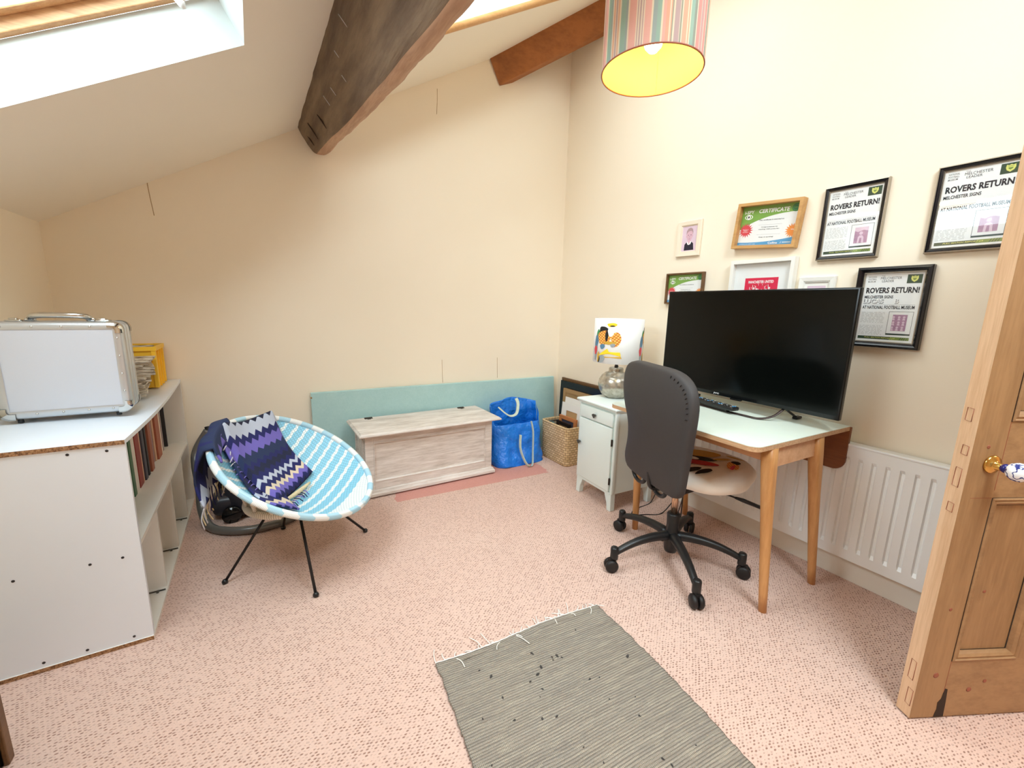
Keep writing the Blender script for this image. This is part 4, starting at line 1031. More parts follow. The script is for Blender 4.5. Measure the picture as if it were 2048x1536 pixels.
# printed shapes wrapped on the shade: (fraction across a repeat, fraction of height)
def wrap(poly, a0, R_, z0, h, span=1.55):
    out = []
    for u, v in poly:
        a = a0+u*span; out.append((lx+R_*math.cos(a), ly+R_*math.sin(a), z0+v*h))
    return out
def blob(cx, cy, rx, ry, n=18, ph=0, wob=.12):
    return [(cx+rx*math.cos(2*PI*k/n)*(1+wob*math.sin(3*2*PI*k/n+ph)), cy+ry*math.sin(2*PI*k/n)*(1+wob*math.sin(2*2*PI*k/n+ph))) for k in range(n)]
prints = [('c_grey', blob(.04, .34, .06, .30)), ('c_green', blob(.10, .62, .05, .14)), ('c_blue', blob(.06, .50, .06, .14, ph=1)), ('starred', blob(.03, .28, .06, .10)), ('c_black', blob(.25, .74, .12, .10, ph=2)), ('lattice', blob(.26, .58, .16, .17, ph=.5)), ('lattice', blob(.52, .55, .10, .18, ph=1)), ('c_black', blob(.33, .62, .035, .12)), ('white', blob(.42, .72, .07, .11)), ('c_yellow', blob(.43, .87, .10, .045, ph=.3)), ('c_black', blob(.44, .845, .05, .015)), ('c_blue', blob(.24, .38, .06, .06)), ('c_yellow', [(.17, .20), (.30, .30), (.36, .34), (.40, .27), (.62, .27), (.64, .18), (.17, .17)]), ('c_ochre', [(.17, .165), (.64, .175), (.66, .13), (.20, .12)]), ('c_grey', blob(.22, .10, .09, .09)), ('c_black', blob(.16, .08, .03, .07)), ('c_ochre', blob(.40, .47, .14, .035)), ('c_grey', blob(.47, .42, .05, .04)), ('c_ochre', blob(.14, .14, .025, .12))]
def wrapset(a0, flip=-1):
    for i, (mt, P) in enumerate(prints):
        m = MB(); pts = wrap(P, a0, .1655+i*.00018, .9435, .294, span=flip*1.95); c = (sum(p[0] for p in P)/len(P), sum(p[1] for p in P)/len(P)); cc = wrap([c], a0, .1655+i*.00018, .9435, .294, span=flip*1.95)[0]
        # subdivide towards the centre so the print follows the curve
        n = len(P); R3 = .1655+i*.00018; vs = []; uvs = []
        for ring in range(5):
            f = 1-ring/5
            for (u, v) in P: uu = lerp(c[0], u, f); vv = lerp(c[1], v, f); vs.append(wrap([(uu, vv)], a0, R3, .9435, .294, span=flip*1.95)[0]); uvs.append((uu*.26, vv*.3))
        vs.append(cc); uvs.append((c[0]*.26, c[1]*.3))
        fs = [(r*n+k, r*n+(k+1) % n, (r+1)*n+(k+1) % n, (r+1)*n+k) for r in range(4) for k in range(n)]+[(4*n+k, 4*n+(k+1) % n, 5*n) for k in range(n)]
        m.add(vs, fs, 0, False, uvs); m.build('printed_shape', mt, shd)
# angle 0 is +x; the camera lies towards (-x,-y)
wrapset(-2.62+PI*2-.86, 1.0); wrapset(-2.62+PI*2-.86+2.15, 1.0)

# ---------------------------------------------------------------- desk
RZD = -0.045
dk = thing('drop_leaf_table', 'drop-leaf table with a pale formica top on splayed beech legs, under the television', 'table', (2.01, 1.207, 0), RZD)
def D(m, name, mat, par=None, **k): return m.build(name, mat, par or dk, local=True, **k)
TX0, TX1, TY0, TY1, TZ = -.375, .365, -.412, .425, .786
def rrect(x0, x1, y0, y1, rs, n=8):
    P = []
    for (cx, cy, a0, r) in ((x1, y1, 0, rs[0]), (x0, y1, PI/2, rs[1]), (x0, y0, PI, rs[2]), (x1, y0, 1.5*PI, rs[3])):
        sx = -1 if cx == x1 else 1; sy = -1 if cy == y1 else 1
        if r < 1e-4: P.append((cx, cy)); continue
        for k in range(n+1):
            t = a0+PI/2*k/n; P.append((cx+sx*r+r*math.cos(t), cy+sy*r+r*math.sin(t)))
    return P
P = rrect(TX0, TX1, TY0, TY1, (0, .045, .045, 0))
m = MB(); m.prism([(x, y, TZ-.0025) for x, y in P], (0, 0, .0025)); lam = D(m, 'laminate_surface', 'formica')
m = MB(); m.prism([(x, y, TZ-.022) for x, y in P], (0, 0, .0194)); D(m, 'table_top', 'ply', smooth=False) if False else D(m, 'table_top', 'ply')
m = MB(); P2 = rrect(TY0, TY1, .575, TZ-.010, (0, 0, .045, .045)); 
P2 = rrect(TY0-.0, TY1, .560, TZ-.008, (0, 0, .05, .05))
m.prism([(TX1+.006, a, b) for a, b in P2], (.018, 0, 0)); D(m, 'drop_leaf', 'brownflap')
m = MB(); m.prism([(TX1+.0242, a, b) for a, b in P2], (.002, 0, 0)); D(m, 'leaf_laminate', 'formica')
inv = root_inv(dk)
legs = [((1.826, .800), (1.755, .832)), ((2.240, .785), (2.118, .818)), ((1.868, 1.575), (1.80, 1.545)), ((2.300, 1.545), (2.17, 1.53))]
tops_l = []
for (fx, fy), (tx, ty) in legs:
    a = inv @ Vector((fx, fy, 0)); b = inv @ Vector((tx, ty, TZ-.022)); tops_l.append(b)
    m = MB(); n = 20; vs = []
    for k in range(9):
        t = k/8; c = a.lerp(b, t); r = lerp(.0165, .028, t); sq = min(1, max(0, (t-.55)/.3))
        for i in range(n):
            th = 2*PI*i/n; cx, cy = math.cos(th), math.sin(th); mxx = max(abs(cx), abs(cy)); kk = lerp(1, 1/mxx*.92, sq)
            vs.append((c.x+cx*r*kk, c.y+cy*r*kk, c.z))
    fs = [(j*n+i, j*n+(i+1) % n, (j+1)*n+(i+1) % n, (j+1)*n+i) for j in range(8) for i in range(n)]+[tuple(range(n)), tuple(8*n+i for i in range(n))]
    m.add(vs, fs, 0, True); D(m, 'leg', 'beech')
z0, z1 = .672, TZ-.022
fr, br, fl, bl = tops_l
def apron(a, b, th=.018, z0_=z0):
    d = (b-a); d.z = 0; d.normalize(); nrm = Vector((-d.y, d.x, 0))*th/2
    m = MB(); P = [a-nrm, b-nrm, b+nrm, a+nrm]; m.prism([(p.x, p.y, z0_) for p in P], (0, 0, z1-z0_)); D(m, 'apron', 'beechY')
apron(fr, br); apron(fl, bl); apron(fr, fl, z0_=.70); apron(br, bl, z0_=.70)
# remote control
rm = thing('remote_control', 'long black remote control with small white buttons on the pale table', 'remote', (2.075, 1.29, .7955), -.19)
m = MB(); m.rbox((-.026, -.135, .010), (.026, .135, .030), .006, mx=Matrix.Rotation(.0, 4, 'X')); m.build('remote_body', 'black', rm, local=True)
m = MB(); m.box((-.012, -.09, .0), (.012, .09, .011)); m.build('battery_cover', 'black', rm, local=True)
random.seed(3)
for j in range(13):
    for i in range(3):
        m = MB(); y_ = -.118+j*.0185; x_ = -.015+i*.015; m.rbox((x_-.004, y_-.004, .029), (x_+.004, y_+.004, .0325), .0015, seg=2)
        m.build('button', 'greyink' if (i+j) % 3 == 0 else ('knobd' if j % 4 else 'pblue'), rm, local=True)
# television
tv = thing('television', 'large black flat television on dark metal hoop feet on the pale table', 'television', (2.155, 1.235, .786), -0.045)
def TVb(m, name, mat, **k): return m.build(name, mat, tv, local=True, **k)
TW, TB, TT = .4870, .060, .628
m = MB(); m.rbox((-.004, -TW, TB), (.022, TW, TT), .004); TVb(m, 'bezel', 'tvbezel')
m = MB(); m.box((-.0055, -TW+.009, TB+.020), (-.0035, TW-.009, TT-.008)); TVb(m, 'screen', 'tvscreen')
m = MB(); m.rbox((.020, -TW+.08, TB+.01), (.062, TW-.08, TB+.33), .015); TVb(m, 'back_housing', 'black')
m = MB(); put_text(m, 'JVC', (-.0062, .118, TB+.006), (0, -1, 0), (0, 0, 1), .034, .0095, 0, .03); TVb(m, 'badge', 'white')
m = MB(); m.rbox((-.012, -.045, TB-.006), (.004, .015, TB+.002), .002); TVb(m, 'sensor_lip', 'tvbezel')
for s_ in (1, ):
    pass
yb0, yb1 = -.24, .30
m = MB(); m.tube(smoothpath([(.012, yb0-.01, .058), (-.035, yb0+.01, .022), (-.075, yb0+.05, .006), (-.085, yb0+.12, .005), (-.085, yb1-.12, .005), (-.075, yb1-.05, .006), (-.035, yb1-.01, .022), (.012, yb1+.01, .058)], 8), .008, 8, flat=(1, .5)); TVb(m, 'front_stand', 'tvstand')
for yy in (yb0-.02, yb1+.02):
    m = MB(); m.tube([(.02, yy+(.01 if yy > 0 else -.01)*-1, .062), (.09, yy, .022), (.125, yy, .008)], [.006, .006, .006], 8); m.rbox((.10, yy-.012, .0), (.15, yy+.012, .014), .005); TVb(m, 'rear_foot', 'black')

# ---------------------------------------------------------------- office chair
oc = thing('office_chair', 'swivel office chair with a charcoal fabric backrest and a printed white seat', 'chair', (1.785, 1.262, 0))
hub = Vector((1.785, 1.262, 0))
cast = [(1.453, 1.340), (1.590, .972), (1.976, .990), (2.115, 1.385), (1.775, 1.598)]
m = MB(); m.lathe([(.001, .055), (.030, .055), (.034, .07), (.040, .13), (.044, .145), (.034, .16), (.030, .20), (.034, .262), (.028, .27), (.001, .27)], hub, n=28); m.build('hub', 'black', oc)
for cx, cy in cast:
    d = Vector((cx, cy, 0))-hub; Lr = d.length; d.normalize(); sd = Vector((-d.y, d.x, 0))
    m = MB(); vs = []; n = 10; K = 12
    for k in range(K+1):
        t = k/K; r = .02+(Lr-.02)*t; z = .145+.012*math.sin(PI*t*.8)-.055*t**2.2; hwid = lerp(.026, .017, t); hh = lerp(.026, .016, t)
        for i in range(n):
            th = 2*PI*i/n; c_, s_ = math.cos(th), math.sin(th); vs.append(hub+d*r+sd*(hwid*c_)+Vector((0, 0, z+hh*s_)))
    fs = [(j*n+i, j*n+(i+1) % n, (j+1)*n+(i+1) % n, (j+1)*n+i) for j in range(K) for i in range(n)]+[tuple(range(n)), tuple(K*n+i for i in range(n))]
    m.add(vs, fs, 0, True); sp = m.build('spoke', 'black', oc)
    m = MB(); p = Vector((cx, cy, 0)); m.lathe([(.001, .068), (.019, .068), (.020, .075), (.019, .125), (.015, .131), (.001, .131)], p, n=20); m.build('caster_socket', 'black', sp)
    a = random.uniform(-.5, .5)+math.atan2(d.y, d.x); ax = Vector((-math.sin(a), math.cos(a), 0))
    ct = MB(); q = p+Vector((math.cos(a), math.sin(a), 0))*.012
    for s_ in (-1, 1):
        ct.lathe([(.001, .004), (.028, .004), (.0325, .008), (.0325, .020), (.026, .027), (.001, .029)], q+Vector((0, 0, .0325)), ax*s_, 24)
    ct.box(tuple(q+Vector((-.012, -.012, .045))), tuple(q+Vector((.012, .012, .072)))); ct.build('caster', 'blackmatte', oc)
m = MB(); m.cyl(hub+Vector((0, 0, .26)), hub+Vector((0, 0, .43)), .0165, 20); m.build('gas_column', 'gas', oc)
sc_ = Vector((1.925, 1.255, 0))
m = MB(); m.rbox((1.70, 1.17, .415), (1.96, 1.34, .452), .012); m.build('seat_plate', 'blackmatte', oc)
def seatR(t):
    c, s_ = math.cos(t), math.sin(t); return .265/(abs(c)**2.6+abs(s_)**2.6)**(1/2.6)
prof = [(0, .452), (.80, .454), (.93, .462), (.985, .476), (1.0, .494), (.985, .512), (.93, .528), (.8, .541), (.5, .549), (0, .552)]
m = MB(); n = 56; vs = []; uvs = []
for r, z in prof:
    for k in range(n):
        t = 2*PI*k/n; R_ = seatR(t)*r*(1+.012*math.sin(9*t)*(r > .9)); x, y = R_*math.cos(t+.3), R_*math.sin(t+.3); vs.append((sc_.x+x, sc_.y+y, z+.004*noise.noise((x*14, y*14, 1))*(r < .95))); uvs.append((x, y))
fs = [(j*n+i, j*n+(i+1) % n, (j+1)*n+(i+1) % n, (j+1)*n+i) for j in range(len(prof)-1) for i in range(n)]
m.add(vs, fs, 0, True, uvs); seat = m.build('seat', 'seatcloth', oc)
def seatz(x, y):
    r = math.hypot(x, y); t = math.atan2(y, x)-.3; f = min(1, r/seatR(t))
    for (r0_, z0_), (r1_, z1_) in zip(prof[::-1], prof[::-1][1:]):
        if r0_ <= f <= r1_: return lerp(z0_, z1_, (f-r0_)/(r1_-r0_))
    return .487
def seatprint(mat, P, i=0):
    c = (sum(p[0] for p in P)/len(P), sum(p[1] for p in P)/len(P)); n = len(P); vs = []; uvs = []
    for ring in range(5):
        f = 1-ring/5
        for u, v in P: x = lerp(c[0], u, f); y = lerp(c[1], v, f); vs.append((sc_.x+x, sc_.y+y, seatz(x, y)+.0045+i*.0003)); uvs.append((x, y))
    vs.append((sc_.x+c[0], sc_.y+c[1], seatz(*c)+.0045+i*.0003)); uvs.append(c)
    m = MB(); m.add(vs, [(r*n+k, r*n+(k+1) % n, (r+1)*n+(k+1) % n, (r+1)*n+k) for r in range(4) for k in range(n)]+[(4*n+k, 4*n+(k+1) % n, 5*n) for k in range(n)], 0, True, uvs); m.build('printed_shape', mat, seat)
for i, (mt, cx, cy, rx, ry, rot) in enumerate([('c_ochre', .04, .04, .12, .06, -.9), ('c_black', -.03, -.01, .09, .035, -.9), ('c_red', -.07, -.06, .08, .035, -.9), ('seatcloth', -.045, .0, .03, .022, -.9), ('c_ochre', .07, -.09, .05, .012, -.4), ('c_black', -.14, -.135, .05, .016, -.2), ('c_black', -.17, -.09, .05, .018, -.4), ('lattice', .045, -.165, .055, .030, .35), ('starred', .02, -.178, .035, .010, .35), ('c_black', .095, -.150, .025, .022, .35), ('paperw', .135, -.125, .022, .026, .3), ('c_ochre', .155, -.105, .045, .010, 1.9)]):
    P = [(cx+math.cos(rot)*a-math.sin(rot)*b, cy+math.sin(rot)*a+math.cos(rot)*b) for a, b in blob(0, 0, rx, ry, 16, i, .14)]
    seatprint(mt, P, i)
# backrest
wv_ = Vector((-.269, -.963, 0)); tau = math.radians(7.5); rr_ = Vector((-.963, .269, 0))
bu = rr_*math.sin(tau)+Vector((0, 0, math.cos(tau))); bn = wv_.cross(bu); 
if bn.dot(rr_) < 0: bn = -bn
BP = Vector((1.61, 1.295, .46))
out = [(-.215, .0), (-.232, .055), (-.224, .10), (-.205, .148), (-.193, .213), (-.195, .27), (-.21, .31), (-.233, .342), (-.272, .413), (-.285, .489), (-.280, .535), (-.255, .562), (-.21, .578), (-.13, .584), (-.03, .582), (.08, .582), (.15, .575), (.205, .555), (.245, .522), (.266, .48), (.276, .43), (.272, .365), (.262, .297), (.252, .226), (.240, .14), (.232, .068), (.222, .0), (.15, -.004), (0, -.006), (-.12, -.005)]
def bcurve(a, b): return -.030*((a/.27)**2)*min(1, max(0, b)/.25) - .045*max(0, (b-.28)/.3)**2   # towards the sitter
m = MB(); n = len(out); c0 = (0.0, .30); vs = []
lay = [(1.0, -.036), (1.0, -.030), (1.0, -.004), (.985, .004), (.95, .008), (.8, .012), (.55, .014), (.3, .015)]
for f, off in lay:
    for a, b in out:
        x = c0[0]+(a-c0[0])*f; y = c0[1]+(b-c0[1])*f; vs.append(BP+wv_*x+bu*y+bn*(off+bcurve(x, y)))
vs.append(BP+wv_*c0[0]+bu*c0[1]+bn*(.015+bcurve(*c0)))
K = len(lay); fs = [(j*n+i, j*n+(i+1) % n, (j+1)*n+(i+1) % n, (j+1)*n+i) for j in range(K-1) for i in range(n)]+[((K-1)*n+i, (K-1)*n+(i+1) % n, K*n) for i in range(n)]
m.add(vs, fs, 0, True)
b0 = len(m.v); vs2 = []
for f in (.9, .6, .3):
    for a, b in out:
        x = c0[0]+(a-c0[0])*f; y = c0[1]+(b-c0[1])*f; vs2.append(BP+wv_*x+bu*y+bn*(-.042-.012*(1-f)+bcurve(x, y)))
vs2.append(BP+wv_*c0[0]+bu*c0[1]+bn*(-.055+bcurve(*c0)))
m.v += vs2; m.uv += [(0, 0)]*len(vs2)
for i in range(n): m.f.append([i, (i+1) % n, b0+(i+1) % n, b0+i]); m.m.append(0); m.sm.append(True)
for j in range(2):
    for i in range(n): m.f.append([b0+j*n+i, b0+j*n+(i+1) % n, b0+(j+1)*n+(i+1) % n, b0+(j+1)*n+i]); m.m.append(0); m.sm.append(True)
for i in range(n): m.f.append([b0+2*n+i, b0+2*n+(i+1) % n, b0+3*n]); m.m.append(0); m.sm.append(True)
br_ = m.build('backrest', 'fabricblk', oc, subsurf=1)
for k in range(11):      # gathered stitches round the top right corner
    i = 16+k*.45; i0 = int(i); f = i-i0; a = lerp(out[i0][0], out[i0+1][0], f)*.93; b = .30+(lerp(out[i0][1], out[i0+1][1], f)-.30)*.93
    p = BP+wv_*a+bu*b+bn*(.0105+bcurve(a, b)); d = (wv_*a+bu*(b-.3)).normalized()
    m = MB(); m.tube([p-d*.009, p, p+d*.007], [.001, .0028, .001], 6); m.build('stitch', 'blackmatte', br_)
for a in (-.12, .05):
    P = [BP+wv_*(a+.055*math.cos(t))+bu*(-.005+.045*math.sin(t)*1.0)+bn*(-.02) for t in [PI+PI*k/10 for k in range(11)]]
    m = MB(); m.tube(P, .010, 10); m.build('back_bracket', 'black', oc)
m = MB(); m.tube(smoothpath([(1.72, 1.255, .43), (1.64, 1.275, .425), (1.60, 1.285, .45), (1.595, 1.29, .52)], 6), .013, 10, flat=(1, .5)); m.build('back_bracket', 'black', oc)
m = MB(); m.tube([(1.86, 1.14, .43), (1.925, 1.07, .415), (1.95, 1.04, .405)], .0045, 8); m.tube([(1.945, 1.046, .407), (1.965, 1.02, .40), (2.02, .955, .375)], [.006, .010, .009], 10); m.build('height_lever', 'black', oc)

# cables on the floor by the cabinet
def cable(pts, label):
    m = MB(); m.tube(smoothpath(pts, 10), .0032, 8); o = m.build('power_cable', 'black', loc=pts[0]); tag(o, label, 'cable')
cable([(2.33, 1.80, .06), (2.22, 1.76, .004), (2.06, 1.745, .004), (1.98, 1.70, .004), (2.06, 1.66, .004), (2.16, 1.62, .004), (2.30, 1.64, .05)], 'thin black cable looping on the carpet beside the white cabinet')
cable([(2.34, 1.60, .35), (2.28, 1.56, .12), (2.12, 1.50, .004), (1.93, 1.46, .004), (1.90, 1.40, .004), (1.97, 1.36, .06), (1.99, 1.36, .30), (2.02, 1.38, .66)], 'thin black cable hanging behind the table legs under the office chair')

# ---------------------------------------------------------------- radiator
rd = thing('radiator', 'long white panel radiator with vertical ribs on the right wall behind the table', 'radiator', (2.39, .93, .13))
RY0, RY1, RZ0, RZ1, RX = .22, 1.62, .132, .690, 2.372
m = MB(); nb = 27; vs = []; pitch = (RY1-RY0-.05)/nb; ys = [(RY0, 0)]
y = RY0+.025
for k in range(nb):
    ys += [(y+pitch*.30, 0), (y+pitch*.40, .011), (y+pitch*.60, .011), (y+pitch*.70, 0)]; y += pitch
ys.append((RY1, 0))
lev = [(RZ0, 0), (RZ0+.045, 0), (RZ0+.062, 1), (RZ1-.072, 1), (RZ1-.055, 0), (RZ1, 0)]
for z, g in lev:
    for yy, d in ys: vs.append((RX+d*g, yy, z))
n = len(ys); fs = [(j*n+i, j*n+i+1, (j+1)*n+i+1, (j+1)*n+i) for j in range(len(lev)-1) for i in range(n-1)]
m.add(vs, fs, 0, False); m.build('front_panel', 'rad', rd)
m = MB(); m.box((RX+.013, RY0, RZ0), (RX+.020, RY1, RZ1-.002)); m.box((RX, RY0, RZ0-.004), (RX+.02, RY1, RZ0)); m.build('back_panel', 'rad', rd)
m = MB(); m.rbox((RX-.003, RY0-.003, RZ1-.004), (RX+.055, RY1+.003, RZ1+.008), .004); m.build('top_grille', 'rad', rd)
for yy in (RY0-.003, RY1):
    m = MB(); m.box((RX-.002, yy, RZ0), (RX+.055, yy+.003, RZ1)); m.build('end_cover', 'rad', rd, bevel=.001)
m = MB(); m.box((RX+.05, RY0+.2, RZ0+.05), (XR-.001, RY0+.23, RZ1-.05)); m.box((RX+.05, RY1-.23, RZ0+.05), (XR-.001, RY1-.2, RZ1-.05)); m.box((RX+.02, RY0+.05, RZ0+.02), (RX+.052, RY1-.05, RZ1-.02)); m.build('wall_bracket', 'rad', rd)

# ---------------------------------------------------------------- pictures on the right wall
def picture(label, yl, yr, z0, z1, profile, mats, mis, tilt=0.0, glass=True):
    # yl = edge nearest the corner (left in view), yr = right edge
    w_, h_ = yl-yr, z1-z0; yc = (yl+yr)/2; zc_ = (z0+z1)/2
    o = bpy.data.objects.new('framed_picture', None); COL.objects.link(o); o.location = (XR-.001, yc, zc_); o.rotation_euler = (tilt, 0, 0); tag(o, label, 'picture', 'pictures on the right wall')
    m = MB(); m.ringprof((0, w_/2, -h_/2), (0, -1, 0), (0, 0, 1), (-1, 0, 0), w_, h_, profile, mis); m.build('frame', mats, o, local=True)
    return o, w_, h_
def sheet(o, w_, h_, d, builder, mats, name='print'):
    m = MB(); m.poly([(-d, w_/2, -h_/2), (-d, -w_/2, -h_/2), (-d, -w_/2, h_/2), (-d, w_/2, h_/2)], 0)
    class P_:
        k = 1
        def pt(s, x, y, l=1): return (-d-.00025*l, w_/2-x*w_, h_/2-y*h_)
        def rect(s, x0, y0, x1, y1, mi, l=1): m.poly([s.pt(x0, y1, l), s.pt(x1, y1, l), s.pt(x1, y0, l), s.pt(x0, y0, l)], mi)
        def poly(s, pts, mi, l=1): m.poly([s.pt(a, b, l) for a, b in pts], mi)
        def text(s, t, x0, y0, x1, y1, mi, bold=.02, shear=0, l=2, slope=0.0):
            a = s.pt(x0, y1, l); put_text(m, t, a, (0, -1, slope), (0, 0, 1), (x1-x0)*w_, (y1-y0)*h_, mi, bold, shear)
    builder(P_())
    return m.build(name, mats, o, local=True)
def pane(o, w_, h_, d):
    m = MB(); m.poly([(-d, w_/2, -h_/2), (-d, -w_/2, -h_/2), (-d, -w_/2, h_/2), (-d, w_/2, h_/2)]); m.build('glass', 'glass', o, local=True, recalc=False)
PM = ['paper', 'ink', 'greyink', 'dkgreen', 'olive', 'lime_', 'mauve', 'mauvel', 'lightink', 'white']
def newspage(seed, named=False):
    def b(P):
        rnd = random.Random(seed)
        for i, t in enumerate(('NATIONAL', 'FOOTBALL', 'MUSEUM')): P.text(t, .055, .038+i*.034, .055+(.15 if i < 2 else .135), .062+i*.034, 2, .015)
        P.text('THE', .285, .035, .345, .050, 2, 0); P.text('MELCHESTER', .275, .056, .635, .090, 1, -.004); P.text('LEADER', .305, .100, .510, .130, 1, -.004)
        P.rect(.725, .032, .965, .155, 3)
        P.poly([(.79, .050), (.82, .058), (.845, .048), (.87, .058), (.90, .050), (.905, .085), (.89, .115), (.845, .138), (.80, .115), (.785, .085)], 5, 2)
        P.poly([(.815, .085), (.875, .085), (.87, .10), (.845, .113), (.82, .10)], 4, 3); P.poly([(.81, .068), (.88, .068), (.88, .073), (.81, .073)], 4, 3)
        P.text('ROVERS RETURN!', .05, .205, .955, .290, 1, .036)
        P.text('MELCHESTER SIGNS', .04, .322, .545, .366, 1, .022)
        if named:
            P.text('LUCAS', .034, .376, .40, .444, 2, .06); P.text('LUCAS', .026, .372, .386, .434, 9, .0, l=3)
            P.text('B', .59, .376, .66, .444, 2, .06); P.text('B', .584, .373, .650, .434, 9, .0, l=3)
        P.rect(.04, .4555, .93, .458, 2)
        P.text('AT NATIONAL FOOTBALL MUSEUM', .03, .470, .93, .520, 1, .022)
        for (y0, nl) in ((.568, 9), (.765, 8)):
            for i in range(nl):
                x = .035; y = y0+i*.0185
                while x < .44:
                    wd = rnd.uniform(.02, .075); P.rect(x, y, min(.455, x+wd), y+.006, 8); x += wd+rnd.uniform(.010, .03)
        x0, y0, x1, y1 = .525, .555, .935, .895; t = .006
        P.rect(x0, y0, x1, y0+t*.7, 1); P.rect(x0, y0, x0+t, y1, 1); P.rect(x1-t, y0, x1, y1, 1); P.rect(x0, y1-.022, x1, y1-.014, 1); P.rect(x0, y1-.014, x1, y1, 3); P.rect(x0, y1-.005, x1, y1, 1, 2)
        P.rect(.60, .600, .845, .835, 6)
        if not named:
            P.poly([(.60, .60), (.845, .60), (.845, .66), (.76, .645), (.66, .67), (.60, .65)], 7, 2)
            P.poly([(.722+.034*math.cos(2*PI*k/14), .690+.026*math.sin(2*PI*k/14)) for k in range(14)], 7, 2)
            P.poly([(.665, .835), (.672, .745), (.700, .722), (.745, .722), (.775, .748), (.785, .835)], 7, 2); P.poly([(.70, .835), (.705, .76), (.74, .76), (.745, .835)], 6, 3)
        for i in range(9 if named else 0):
            cx = .625+(i % 3)*.085+rnd.uniform(-.01, .01); cy = .635+(i//3)*.075
            r = .022 if named else .035
            P.poly([(cx+r*math.cos(2*PI*k/10), cy+r*.75*math.sin(2*PI*k/10)) for k in range(10)], 7, 2)
            P.poly([(cx-r*1.1, cy+.045), (cx-r*.8, cy+.018), (cx+r*.8, cy+.018), (cx+r*1.1, cy+.045)], 7, 2)
        P.rect(.035, .925, .935, .968, 3); P.poly([(.62, .925), (.935, .925), (.935, .968), (.60, .968)], 4, 2)
        for k in range(4): P.poly([(.80+k*.035, .925), (.812+k*.035, .925), (.782+k*.035, .968), (.77+k*.035, .968)], 3, 3)
        P.text('FULL MATCH REPORT p4', .16, .936, .70, .958, 5, .01, .2, 4)
    return b
PB = [(0, 0), (0, .016), (.002, .020), (.005, .021), (.007, .018), (.008, .019), (.016, .014), (.017, .012), (.0185, .013), (.020, .011), (.020, .006)]
MI_silver = [1, 1, 1, 0, 0, 0, 1, 0, 1, 1]
for (lab, yl, yr, z0, z1, sd, nm) in (('black and silver framed newspaper poster hanging directly right of the light oak frame', 1.063, .816, 1.563, 1.903, 1, False),
                                  ('black and silver framed newspaper poster farthest right, partly hidden by the door', .661, .413, 1.561, 1.898, 3, False)):
    o, w_, h_ = picture(lab, yl, yr, z0, z1, PB, ['frameblack', 'framesilver'], MI_silver)
    sheet(o, w_-.038, h_-.038, .006, newspage(sd, nm), PM); pane(o, w_-.038, h_-.038, .0105)
PB2 = [(0, 0), (0, .026), (.003, .030), (.010, .031), (.016, .028), (.022, .020), (.0225, .016), (.026, .017), (.028, .012), (.028, .008)]
o, w_, h_ = picture('thick black framed newspaper poster with grey hand lettering, right of the television', .872, .614, 1.158, 1.516, PB2, ['frameblack', 'framesilver'], [0, 0, 0, 0, 0, 0, 1, 1, 1])
sheet(o, w_-.054, h_-.054, .008, newspage(2, True), PM); pane(o, w_-.054, h_-.054, .013)
CMt = ['paper', 'green', 'white', 'ink', 'starred', 'orange', 'pblue', 'seal', 'greyink']
